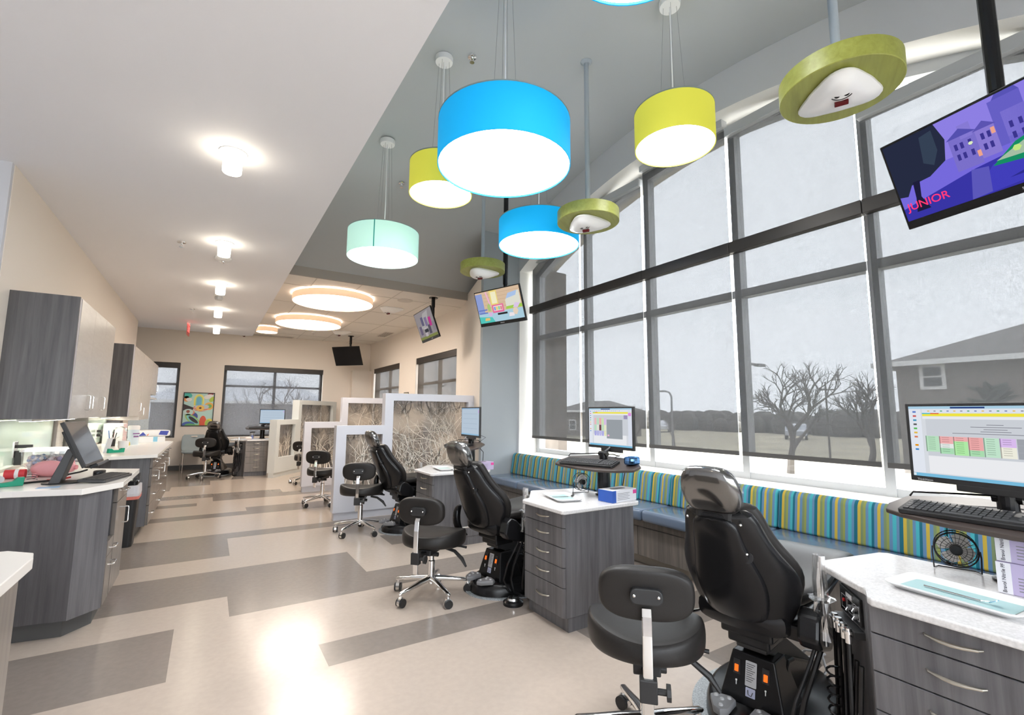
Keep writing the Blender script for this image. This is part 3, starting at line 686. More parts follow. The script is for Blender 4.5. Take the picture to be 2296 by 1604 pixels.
# ------------------------------------------------------------------ televisions
def tv(label, c, yaw, tilt, w_, h_, zt, art, poff=(0, 0), group='ceiling televisions'):
    t = thing('television', label, 'television', c, 0, group); t.rotation_euler = (0, 0, 0)
    R_ = RZ(math.radians(yaw)) @ RX(math.radians(tilt))
    MB().box(-w_/2, w_/2, -.012, .012, -h_/2, h_/2).box(-w_*.36, w_*.36, .012, .045, -h_*.35, h_*.35).xf(R_).build('housing', K['bplast'], t, bev=.003)
    b = .012; z0 = -h_/2+.042; sw, sh = w_-2*b, h_/2-b-z0
    mb = MB()
    X = lambda u: -sw/2+sw*u
    Z = lambda v: z0+sh*v
    def P(pts, col, lay=0):
        mb.use(glow(col, .58) if col else K['bplast'])
        mb.poly([R_ @ Vector((X(u), -.0125-.0004*lay, Z(v))) for u, v in pts])
    art(P); mb.build('screen', None, t)
    if art is not art_off:
        text('brand_lettering', 'SAMSUNG', .014, K['lgrey'], t, R_ @ T(w_*.12 if w_ > .74 else 0, -.0128, -h_/2+.02) @ FRONT)
    n = R_ @ Vector((0, .045, 0)); q = Vector((n.x*2.4+poff[0], n.y*2.4+poff[1], n.z*2.0))
    MB().tube([n, q], .02, 8).box(-.03, .03, -.02, .02, -.1, .1, T(*n) @ R_).build('tilt_bracket', K['bmatte'], t)
    MB().cyl(q-Vector((0, 0, .07)), (q.x, q.y, zt-c[2]), .024, n=12).cyl((q.x, q.y, .3), (q.x, q.y, zt-c[2]), .03, n=12).lathe([(.001, zt-c[2]-.012), (.07, zt-c[2]-.012), (.07, zt-c[2]), (.001, zt-c[2])], 16, c=(q.x, q.y, 0)).build('ceiling_pole', K['bplast'], t)
    return t
def art_off(P): P([(0, 0), (1, 0), (1, 1), (0, 1)], None)
def rc(a, b, c, d): return [(a, c), (b, c), (b, d), (a, d)]
def art_street(P):
    P(rc(0, 1, 0, 1), (.20, .16, .80)); P(rc(0, 1, .55, 1), (.30, .24, .86), 1); P([(0, 0), (1, 0), (1, .45), (.42, .33), (0, .16)], (.045, .04, .42), 2)
    P([(.36, .0), (1, .08), (1, .42), (.5, .30)], (.06, .055, .55), 3)
    for a, b, c, d, col in ((.34, .47, .36, .74, (.22, .18, .66)), (.40, .46, .7, .86, (.27, .22, .74)), (.47, .56, .40, .72, (.28, .22, .72)), (.56, .70, .45, .95, (.15, .13, .62)), (.60, .72, .42, .80, (.23, .19, .72)), (.74, .88, .50, .78, (.13, .08, .36)), (.88, 1, .5, .9, (.2, .15, .55))): P(rc(a, b, c, d), col, 4)
    P([(.58, .95), (.70, .95), (.685, 1), (.60, 1)], (.11, .10, .52), 5); P([(.33, .74), (.405, .83), (.48, .74)], (.10, .09, .48), 5); P([(.46, .72), (.515, .80), (.57, .72)], (.12, .1, .5), 5)
    for x in (.36, .39, .43, .49, .52, .62, .66, .77, .92): 
        for z in (.48, .60): P(rc(x, x+.016, z, z+.07), (.05, .04, .30), 6)
    for x, z in ((.455, .44), (.54, .62), (.80, .70), (.80, .57), (.85, .70), (.10, .32)): P(rc(x, x+.018, z, z+.07), (.95, .42, .30), 7)
    P([(0, .32), (.05, .30), (.09, .42), (.20, .44), (.30, .55), (.33, .78), (.30, 1), (0, 1)], (.022, .028, .06), 8); P([(.19, .62), (.24, .55), (.28, .70), (.28, .95), (.21, .93)], (.04, .06, .10), 9); P([(.07, .08), (.15, .08), (.12, .25), (.14, .45), (.10, .45), (.09, .25)], (.015, .015, .05), 9)
    P([(.50, .28), (.66, .24), (1, .32), (1, .62), (.80, .55), (.62, .45)], (.01, .30, .14), 10); P([(.52, .32), (.66, .30), (1, .40), (1, .54), (.74, .50)], (.42, .58, .42), 11)
    P([(.62+.02*math.cos(i), .38+.035*math.sin(i)) for i in range(6)], (.62, .9, .25), 12); P([(.72+.02*math.cos(i), .42+.045*math.sin(i)) for i in range(6)], (.62, .9, .3), 12)
    P([(.36, .0), (.46, .02), (.48, .30), (.40, .33)], (.12, .11, .55), 4); P([(.44+.012*math.cos(i), .62+.02*math.sin(i)) for i in range(6)], (.8, .95, .6), 12)
    P([(.55, .10), (.85, .10), (1, .20), (.8, .22)], (.03, .03, .30), 5)
def art_room(P):
    P(rc(0, 1, 0, 1), (.75, .55, .38)); 
    for k in range(5): P(rc(.18, 1, .46+.11*k, .465+.11*k), (.45, .28, .16), 1)
    P(rc(0, 1, 0, .32), (.45, .68, .80), 1); P([(0, 0), (.35, 0), (.30, .16), (0, .22)], (.10, .62, .55), 2); P(rc(.0, .16, .32, .95), (.30, .38, .72), 2); P(rc(.02, .22, .40, .44), (.16, .22, .58), 3); P(rc(.02, .22, .30, .34), (.16, .22, .58), 3)
    P(rc(.33, .50, .52, 1), (.90, .72, .22), 2); P(rc(.36, .48, .58, .95), (.97, .92, .62), 3); P([(.24, .98), (.27, .98), (.33, .5), (.30, .5)], (.95, .5, .72), 4)
    P([(.66, .40), (.98, .46), (.98, .86), (.76, .82), (.66, .62)], (.80, .80, .70), 3); P([(.68, .66), (.9, .72), (.94, .86), (.74, .82)], (.45, .60, .88), 4); P([(.64, .34), (1, .34), (1, .44), (.66, .42)], (.40, .68, .10), 4)
    P(rc(.34, .60, .28, .54), (.85, .18, .36), 5); P(rc(.37, .57, .34, .50), (.98, .75, .78), 6)
    for i, c in enumerate(((.2, .4, .8), (.9, .7, .2), (.3, .7, .4), (.8, .3, .3))): P(rc(.38+.048*i, .42+.048*i, .36, .47), c, 7)
    P([(.24, .36), (.30, .36), (.31, .56), (.27, .62), (.23, .52)], (.45, .62, .22), 5); P([(.28+.05*math.cos(i), .26+.07*math.sin(i)) for i in range(6)], (.72, .52, .82), 6); P([(.84+.06*math.cos(i), .24+.12*math.sin(i)) for i in range(6)], (.85, .70, .55), 6)
    P([(.68, .10), (.80, .10), (.80, .2), (.70, .22)], (.92, .85, .88), 5); P([(.80, .36), (.9, .34), (.96, .46), (.86, .5)], (.78, .62, .88), 7); P([(.12, .07), (.24, .07), (.24, .15), (.14, .16)], (.9, .6, .2), 6); P(rc(.44, .66, .20, .26), (.03, .03, .03), 8)
def art_dim(P):
    P(rc(0, 1, 0, 1), (.30, .27, .28)); P([(.2, .4), (.5, .9), (.8, .95), (.6, .3)], (.42, .40, .40), 1); P(rc(0, 1, 0, .1), (.22, .24, .08), 1)
    for x, z, c in ((.1, .3, (.16, .13, .20)), (.35, .2, (.5, .45, .47)), (.6, .25, (.10, .09, .12)), (.72, .5, (.5, .05, .25)), (.5, .55, (.22, .18, .3)), (.85, .3, (.25, .22, .25)), (.3, .6, (.13, .12, .2))): P(rc(x, x+.14, z-.12, z+.2), c, 2)
    P(rc(.36, .58, .22, .34), (.05, .05, .06), 3)
tv1 = tv('big television at the right edge showing a purple night street', (2.83, .53, 2.47), -104, 22.1, .77, .45, vz(.5), art_street)
text('channel_lettering', 'JUNIOR', .052, glow((1, .03, .12), 1.0), tv1, RZ(math.radians(-104)) @ RX(math.radians(22.1)) @ T(-.265, -.0185, -.118) @ RY(.0) @ FRONT)
tv('television by the pier showing a colourful toy room', (2.83, 4.73, 2.56), -73, 19.5, .72, .43, vz(4.8), art_room, poff=(.02, .04))
tv('small dim television turned sideways under the tiled ceiling', (2.80, 6.92, 2.665), -94, 20.5, .82, .49, ZA, art_dim)
tv('black switched-off television in the far corner', (2.70, 11.56, 2.62), -49.6, 23.5, .75, .47, ZA, art_off)
# ------------------------------------------------------------------ operator stools
def stool(label, loc, ang, dz=0.0, star=0.0):
    t = thing('operator_stool', label, 'stool', loc, math.radians(ang), 'black operator stools on castors')
    for k in range(5):
        a = star+2*PI*k/5; c, s_ = math.cos(a), math.sin(a)
        mb = MB(); R_ = RZ(a)
        rings = []
        for x, zc, hw, hh in ((.02, .118, .022, .020), (.10, .112, .019, .016), (.20, .096, .016, .013), (.275, .086, .014, .011), (.29, .083, .006, .005)):
            rings.append([R_ @ Vector((x, y, zc+z)) for y, z in sell(hw*2, hh*2, 3, 12)])
        mb.loft(rings); leg = mb.build('leg', K['chrome'], t, smooth=True)
        wx = .27; b = RZ(a+.6+k*1.3)
        q = MB(); q.cyl((0, 0, .055), (0, 0, .085), .008, n=8); q.xf(T(wx*c, wx*s_, 0))
        q.use(K['chrome']); st = len(q.v); q.loft([[b @ Vector((.030*math.cos(u), y, .030+.032*math.sin(u))) for u in [2*PI*i/16 for i in range(16)]] for y in (-.012, .012)]); q.xf(T(wx*c, wx*s_, 0), st)
        q.use(K['bmatte']); st = len(q.v)
        for y in (-.024, .013): q.cyl(b @ Vector((0, y, .028)), b @ Vector((0, y+.011, .028)), .028, n=16)
        q.xf(T(wx*c, wx*s_, 0), st); q.build('caster', None, leg)
    MB().lathe([(.001, .09), (.036, .09), (.036, .13), (.026, .135), (.026, .24+dz), (.019, .245+dz), (.019, .33+dz), (.001, .33+dz)], 20).build('column', K['chrome'], t, smooth=True)
    MB().box(-.13, .10, -.05, .05, .305+dz, .345+dz).cyl((0, 0, .28+dz), (0, 0, .31+dz), .035).cyl((-.05, 0, .30+dz), (-.05, -.075, .30+dz), .016, n=10).build('seat_mechanism', K['bmatte'], t, bev=.006)
    out = []
    for k in range(36):
        u = 2*PI*k/36; r = .228+.02*math.cos(2*u); y = r*1.12*math.sin(u); x = r*1.0*math.cos(u)+.03
        if x > .08: y *= 1-1.1*(x-.08)
        out.append((x, y))
    mb = MB(); cushion(mb, out, .105, T(.02, 0, .40+dz) @ RY(math.radians(3)))
    for i, v in enumerate(mb.v): v.z += .11*(v.y*v.y)/.05*.35-.02 if v.z > .40+dz else 0
    mb.build('seat', K['bvinyl'], t, smooth=True, sub=1)
    MB().tube([(.03, -.10, .325+dz), (.02, -.17, .312+dz), (.0, -.235, .27+dz), (-.01, -.27, .222+dz)], [.011, .012, .014, .007], 8).build('lever', K['bmatte'], t, smooth=True)
    MB().tube([(.06, -.08, .335+dz), (.06, -.2, .338+dz), (.055, -.245, .335+dz)], [.007, .007, .009], 8).build('lever', K['bmatte'], t, smooth=True)
    xb = -.255
    mb = MB(); pth = [(xb+.005, .22), (xb, .30), (xb-.002, .40), (xb, .50), (xb+.008, .56), (xb+.025, .585)]
    mb.loft([[Vector((x-.006, -.017, z+dz)), Vector((x+.006, -.017, z+dz)), Vector((x+.006, .017, z+dz)), Vector((x-.006, .017, z+dz))] for x, z in pth]); mb.build('back_post', K['chrome'], t, bev=.003)
    mb = MB().box(xb-.016, xb+.024, -.03, .03, .285+dz, .36+dz).box(xb+.02, -.10, -.02, .02, .305+dz, .335+dz); mb.build('post_clamp', K['bmatte'], t, bev=.004)
    MB().cyl((xb+.005, -.03, .32+dz), (xb+.005, -.06, .32+dz), .011, n=10).cyl((xb+.005, -.06, .32+dz), (xb+.005, -.074, .32+dz), .028, n=8).build('clamp_knob', K['bmatte'], t)
    mb = MB(); cushion(mb, sell(.345, .19, 3.0, 32), .055, T(xb+.058, 0, .622+dz) @ RY(math.radians(-6)) @ Matrix(((0, 0, 1, 0), (1, 0, 0, 0), (0, 1, 0, 0), (0, 0, 0, 1))))
    for v in mb.v: v.x += .55*v.y*v.y
    mb.build('backrest', K['bvinyl'], t, smooth=True, sub=1)
    mb = MB().prism([(y, z+.625+dz) for y, z in rrect(.115, .055, .024)], xb+.004, xb+.034, 'x'); pl = mb.build('back_plate', K['bmatte'], t, bev=.004)
    q = MB()
    for y in (-.042, .042): q.sphere((xb+.003, y, .628+dz), .0065, 8)
    q.build('screw', K['chrome'], pl, smooth=True)
    return t
stool('black stool nearest the viewer, cut off by the bottom edge', (1.53, 1.40, 0), 44, .03, .35)
stool('black stool in the aisle beside the second dental chair', (1.43, 3.31, 0), 42, 0, .25)
stool('black stool in front of the nearest lavender screen', (1.47, 5.37, 0), 66, .05, .1)
stool('black stool partly hidden behind the nearest lavender screen', (1.43, 7.22, 0), 55, .05, .2)
stool('black stool mostly hidden behind the middle screen', (1.58, 9.50, 0), 50, .05, .5)
stool('far black stool beside the blue-grey guest chair', (.02, 11.05, 0), 82, .07, .6)
# ------------------------------------------------------------------ dental chairs
def dental_chair(label, loc, ang, cord=False, plastic=True):
    t = thing('dental_chair', label, 'dental chair', loc, math.radians(ang), 'black dental chairs')
    MB().lathe([(.001, 0), (.31, 0), (.31, .012), (.001, .012)], 44, c=(.25, .02, 0), sx=1.28, sy=.98).build('floor_plate', K['speck'], t)
    MB().lathe([(.001, .012), (.295, .012), (.292, .05), (.278, .085), (.26, .095), (.001, .095)], 44, c=(.25, 0, 0), sx=1.28, sy=.86).build('base_skirt', K['bplast'], t, smooth=True)
    for y, a in ((.085, .3), (-.07, -.25)):
        mb = MB(); tri = [(-.075, 0), (-.055, -.028), (.03, -.05), (.052, -.03), (.052, .03), (.03, .05), (-.055, .028)]
        cushion(mb, tri, .03, T(-.075, y, .106) @ RZ(a)); p_ = mb.build('foot_pedal', K['mgrey'], t, smooth=True)
        for x, yy in ((-.045, 0), (0, 0), (.02, .025), (.02, -.025)):
            q = MB().lathe([(.001, 0), (.010, 0), (.007, .006), (.001, .007)], 10, c=(x, yy, .124)); q.xf(T(-.075, y, -.002) @ RZ(a)); q.build('button', K['lgrey'], p_, smooth=True)
    b0 = [(0, -.13), (.22, -.13), (.22, .13), (0, .13)]; b1 = [(.045, -.085), (.16, -.085), (.16, .085), (.045, .085)]
    box_ = MB().loft([[Vector((x, y, .093)) for x, y in b0], [Vector((x, y, .285)) for x, y in b1]]).build('control_box', K['bplast'], t, bev=.006)
    fm = T(.0205, 0, .18) @ RZ(-PI/2) @ RX(math.radians(-13.2))      # panel frame: x right seen from front, -y outward
    for x, m in ((-.062, 'rocker'), (.055, 'rocker')):
        MB().box(x-.014, x+.014, -.005, .002, .02, .075).xf(fm).build('switch_frame', K['bmatte'], box_)
        MB().box(x-.008, x+.008, -.009, -.004, .028, .055).xf(fm).build('rocker_switch', K['rocker'], box_, bev=.002)
        MB().sphere((x, -.003, -.005), .004, 8).box(x-.0015, x+.0015, -.003, -.001, -.022, -.006).xf(fm).build('switch_symbol', K['wplast'], box_)
    q = MB().use(K['lgrey']).prism(rrect(.045, .095, .004, cx=-.004, cy=.035), -.003, -.001, 'y'); q.use(K['dgrey'])
    for k in range(9): q.box(-.022, .012-.006*(k % 3), -.0036, -.003, .070-.008*k, .0725-.008*k)
    q.use(paint((.45, .46, .6))).prism(rrect(.038, .034, .002, cx=-.004, cy=-.034), -.003, -.001, 'y'); q.use(K['dgrey']).tube([(-.014, -.0036, -.026), (-.012, -.0036, -.042), (0, -.0036, -.046), (.006, -.0036, -.03)], .0018, 5)
    q.xf(fm).build('rating_plate', None, box_)
    q = MB().prism([(.14, .09), (.62, .09), (.60, .11), (.24, .25), (.17, .26), (.14, .24)], -.10, .10, 'y'); q.build('rear_cover', K['bplast'], t, bev=.01)
    MB().prism([(.03, .40), (.03, .31), (.08, .30), (.44, .10), (.58, .10), (.58, .125), (.17, .37), (.17, .40)], -.062, .062, 'y').build('lift_arm', K['bmatte'], t, bev=.006)
    MB().box(-.02, .26, -.105, .105, .375, .43).box(.0, .17, -.085, .085, .335, .38).build('yoke', K['bplast'], t, bev=.01)
    rings = []
    for x, z0, z1, hw in ((-.10, .47, .50, .10), (-.07, .425, .53, .175), (.0, .415, .525, .195), (.25, .42, .51, .195), (.55, .46, .51, .18), (.85, .49, .50, .16)):
        rings.append([Vector((x, y, (z0+z1)/2+z)) for y, z in sell(hw*2, z1-z0, 3.5, 24)])
    MB().loft(rings).build('seat_frame', K['bplast'], t, smooth=True)
    rings = []
    for x, z, hw, th in ((.0, .545, .16, .05), (.02, .555, .205, .085), (.12, .555, .225, .09), (.30, .545, .225, .085), (.50, .565, .215, .08), (.66, .585, .205, .075), (.85, .565, .195, .07), (1.02, .53, .18, .06), (1.05, .52, .14, .03)):
        rings.append([Vector((x, y, z+zz+.25*y*y)) for y, zz in sell(hw*2, th, 3.2, 28)])
    MB().loft(rings).build('seat', K['bvinyl'], t, smooth=True, sub=1)
    # backrest
    SEC = [(-.055, .45, .15), (-.07, .475, .19), (-.10, .55, .225), (-.128, .615, .24), (-.153, .675, .228), (-.18, .735, .195), (-.21, .80, .168), (-.235, .865, .152), (-.252, .915, .135), (-.256, .93, .10)]
    def back(x0, x1, kw, wing, sub, nme, m, cut=0, par=None, sq=3.0):
        rings = []
        sec = SEC[cut:len(SEC)-cut] if cut else SEC
        for i, (x, z, hw) in enumerate(sec):
            ring = []
            e = .55 if i in (0, len(sec)-1) else 1
            for y, d in sell(hw*2*kw, (x1-x0)*e, sq, 32):
                f = (x0+x1)/2+d+wing*(y/.22)**2
                ring.append(Vector((x+f*.93, y, z+f*.36)))
            rings.append(ring)
        return MB().loft(rings).build(nme, m, par or t, smooth=True, sub=sub)
    sh = back(-.035, .035, 1.0, .075, 1, 'back_shell', K['bplast'])
    back(-.052, -.010, .60, .060, 1, 'rear_panel', K['bplast'], 1, sh, 4.5)
    q = MB()
    for y in (-.105, .105): q.sphere((-.272, y, .885), .006, 8)
    q.build('bolt', K['chrome'], sh, smooth=True)
    q = MB().lathe([(.001, -.002), (.022, -.002), (.022, .004), (.001, .004)], 16); q.xf(T(-.212, -.10, .755) @ RY(math.radians(-72))); q.build('handle_slot', K['bmatte'], sh)
    MB().cyl((-.21, -.095, .775), (-.232, -.108, .772), .004, n=8).build('release_pin', K['chrome'], sh)
    back(.02, .085, .97, .085, 1, 'back_cushion', K['bvinyl'])
    # headrest
    MB().box(-.275, -.215, -.075, .075, .865, .945).build('headrest_bracket', K['bmatte'], t, bev=.015)
    def hrm(nme, g, m, par, rough=0):
        rings = []; rnd = random.Random(7)
        for z, hw, th, e in ((0, .07, .05, 1), (.012, .098, .085, 1), (.06, .118, .105, 1), (.12, .118, .105, 1), (.165, .095, .085, 1), (.185, .06, .05, 1)):
            rings.append([Vector((-.255+x-.33*z, y, .915+z)) for y, x in [(a*(1+rnd.uniform(-rough, rough)), b*(1+rnd.uniform(-rough, rough))) for a, b in sell((hw+g)*2, th+2*g, 2.8, 28)]])
        return MB().loft(rings).build(nme, m, par, smooth=True, sub=1)
    h = hrm('headrest', 0, K['bvinyl'], t)
    if plastic:
        hrm('plastic_cover', .006, K['film'], h, .035)
    # armrests
    mb = MB(); rings = []
    for x, z, wd in ((-.10, .60, .02), (-.125, .56, .035), (-.13, .49, .04), (-.115, .43, .04), (-.07, .385, .036), (-.035, .355, .022)):
        rings.append([Vector((x+a, .238+b, z)) for a, b in sell(.05, wd*1.6, 3, 14)])
    mb.loft(rings).build('armrest', K['bplast'], t, smooth=True, sub=1)
    MB().cyl((-.07, .238, .42), (.06, .14, .44), .007, n=8).build('arm_rod', K['chrome'], t)
    MB().prism([(-.07, .545), (-.03, .57), (.02, .55), (.12, .46), (.11, .425), (.06, .395), (-.06, .43), (-.09, .47)], -.292, -.215, 'y').box(-.04, .06, -.22, -.16, .43, .49).build('armrest', K['bplast'], t, bev=.012)
    if cord:
        MB().tube([(.50, -.10, .05), (.56, -.13, .10), (.60, -.10, .16), (.64, -.02, .13), (.68, .06, .04), (.78, .06, .012), (.95, -.02, .012)], .006, 6).build('power_cord', K['lgrey'], t, smooth=True)
    return t
dental_chair('nearest black dental chair, at the bottom right', (1.975, 1.245, 0), 10, True)
dental_chair('second black dental chair, left of the centre cabinet', (1.815, 3.155, 0), 9)
dental_chair('third black dental chair, against the nearest lavender screen', (1.80, 5.22, 0), 5)
dental_chair('black dental chair hidden behind the middle screen, only its headrest showing', (1.84, 9.10, 0), 4)
dental_chair('far black dental chair in front of the wide back window', (.18, 11.45, 0), 76)
# ------------------------------------------------------------------ treatment cabinets between the chairs
def delivery(label, loc, rz, hoses=True, bag='long'):
    t = thing('treatment_cabinet', label, 'cabinet', loc, rz, 'grey treatment cabinets')
    body = [(.018, 0), (.60, 0), (.60, .55), (.24, .60), (.07, .45), (.018, .425)]
    MB().prism([(.04, .006), (.60, .006), (.60, .54), (.25, .58), (.09, .45), (.04, .42)], 0, .082).build('plinth', K['lam'], t)
    MB().prism(body, .082, .695).build('body', K['lam'], t, bev=.003)
    tp = [(-.035, -.02), (-.02, -.04), (.60, -.045), (.625, -.025), (.625, .58), (.60, .605), (.25, .68), (.225, .675), (.20, .64), (.075, .475), (.065, .455), (.045, .438), (-.02, .41), (-.035, .395)]
    MB().prism(tp, .695, .72).build('countertop', K['quartz'], t, bev=.006, seg=3)
    zs = [.084, .256, .372, .488, .604, .690]
    for k in range(5):
        z0, z1 = zs[k]+.002, zs[k+1]-.002
        pl = [(.018, .022-.02), (.008, .005), (0, .016), (0, .415), (.018, .422)]
        d = MB().prism(pl, z0, z1).build('drawer', K['lam'] if rz == 0 else K['lamw_glare'], t, bev=.002)
        zm = (z0+z1)/2+.005
        MB().tube([(.0, .145, zm), (-.012, .152, zm), (-.020, .185, zm-.003), (-.022, .21, zm-.004), (-.020, .235, zm-.003), (-.012, .268, zm), (0, .275, zm)], [.003, .004, .005, .0055, .005, .004, .003], 8).build('handle', K['nickel'], d, smooth=True)
    # control face between drawer corner (.07,.45) and (.24,.60): panel frame x along face, -y outward
    a = math.atan2(.15, .17); f = T(.155, .525, 0) @ RZ(a+PI)
    f = Matrix(((-math.cos(a), math.sin(a), 0, .155), (-math.sin(a), -math.cos(a), 0, .525), (0, 0, 1, 0), (0, 0, 0, 1)))
    cp = MB().box(-.095, .085, -.010, .004, .575, .665).xf(f).build('control_panel', K['bplast'], t, bev=.002)
    q = MB().use(K['alu'])
    for x, z in ((.0, .61), (.055, .625), (.055, .598)): q.cyl((x, -.010, z), (x, -.018, z), .009, n=12).cyl((x, -.018, z), (x+.008, -.027, z-.008), .003, n=6)
    q.use(K['wplast']).box(-.03, .02, -.0125, -.0095, .64, .654).use(paint((.6, .02, .02))).cyl((-.055, -.010, .618), (-.055, -.014, .618), .006, n=10).use(K['lgrey'])
    for x in (-.055, 0, .055): q.tube([(x-.022, -.0105, .59), (x+.022, -.0105, .59), (x+.022, -.0105, .635), (x-.022, -.0105, .635)], .0008, 4, True)
    q.xf(f).build('toggles', None, cp)
    MB().box(-.10, .09, -.035, .004, .535, .56).xf(f).build('holder_bar', K['bmatte'], t, bev=.003)
    hz = []
    for k, x in enumerate((-.06, -.02, .03, .07)):
        q = MB().cyl((x, -.045, .515), (x, -.045, .565), .011, n=12).lathe([(.012, 0), (.017, 0), (.017, .008), (.012, .008)], 14, c=(x, -.045, .548)); q.xf(f).build('handpiece_holder', K['chrome'], t, smooth=True)
        lo = .10+.05*(k % 3)
        q = MB().tube([(x, -.045, .53), (x+.006, -.05, .36), (x+.012, -.055, lo+.06), (x+.03, -.06, lo), (x+.045, -.055, lo+.05), (x+.045, -.04, .3), (x+.04, -.025, .46)], .0075, 7); q.xf(f).build('hose', K['bplast'], t, smooth=True)
    q = MB(); q.tube([(-.02+.018*math.cos(i*.8), -.075+.018*math.sin(i*.8), .40-.0042*i) for i in range(64)], .004, 5); q.xf(f).build('coiled_hose', K['bplast'], t, smooth=True)
    # suction handpieces in a clear barrier sleeve, hanging at the chair corner
    bx, by = (.16, .63) if bag == 'near' else (.10, .54)
    h = MB().cyl((bx, by, .44), (bx, by, .50), .013, .010, 12).cyl((bx, by, .50), (bx, by, .60), .008, n=12).cyl((bx, by, .60), (bx, by, .76), .006, n=10).cyl((bx-.03, by+.01, .48), (bx-.03, by+.01, .56), .008, n=10).build('suction_handpiece', K['alu'], t, smooth=True)
    rnd = random.Random(5); rings = []
    for z, r in ((.47, .040), (.50, .034), (.56, .032), (.60, .026), (.615, .042), (.62, .024), (.68, .022), (.77, .022)):
        rings.append([Vector((bx-.012+r*(1+rnd.uniform(-.22, .22))*math.cos(u), by+r*(1+rnd.uniform(-.22, .22))*math.sin(u), z)) for u in [2*PI*i/14 for i in range(14)]])
    MB().loft(rings, False).build('barrier_sleeve', K['sleeve'], h)
    for dx, dy, r in ((0, 0, .010), (-.03, .01, .007)):
        MB().tube([(bx+dx, by+dy, .47), (bx+dx-.03, by+dy+.02, .38), (bx+dx*1.6-.07, by+dy+.05, .25), (bx+dx*1.8-.085, by+dy+.07, .14), (bx+dx-.06, by+dy+.07, .05), (bx+dx+.0, by+dy+.05, .02), (bx+dx+.09, by+dy-.01, .02), (bx+dx+.13, by+dy-.05, .16)], r, 8).build('suction_hose', K['bplast'], t, smooth=True)
    return t
delivery('nearest grey treatment cabinet at the bottom right corner', (1.86, .33, 0), 0, bag='near')
delivery('centre grey treatment cabinet with five drawers facing the aisle', (1.86, 2.33, 0), 0)
delivery('third grey treatment cabinet, behind the second dental chair', (1.86, 4.33, 0), 0)
delivery('far grey treatment cabinet beside the angled mint screen', (1.09, 11.0, 0), PI/2)
t = thing('foot_control', 'black round foot control on the floor by the centre cabinet hoses', 'foot control', (1.85, 2.87, 0), .2)
MB().lathe([(.001, 0), (.07, 0), (.07, .018), (.052, .03), (.001, .032)], 28).build('base', K['bplast'], t, smooth=True); MB().lathe([(.001, .032), (.045, .032), (.04, .045), (.001, .047)], 24).build('pedal_disc', K['chrome'], t, smooth=True)
o = MB().tube([(.16*math.cos(u), .16*math.sin(u), .027) for u in [2*PI*i/40 for i in range(40)]], .026, 10, True).build('foot_ring', K['bmatte'], smooth=True, loc=(2.87, 2.75, 0)); tag(o, 'black rubber ring on the floor behind the centre cabinet', 'foot ring')
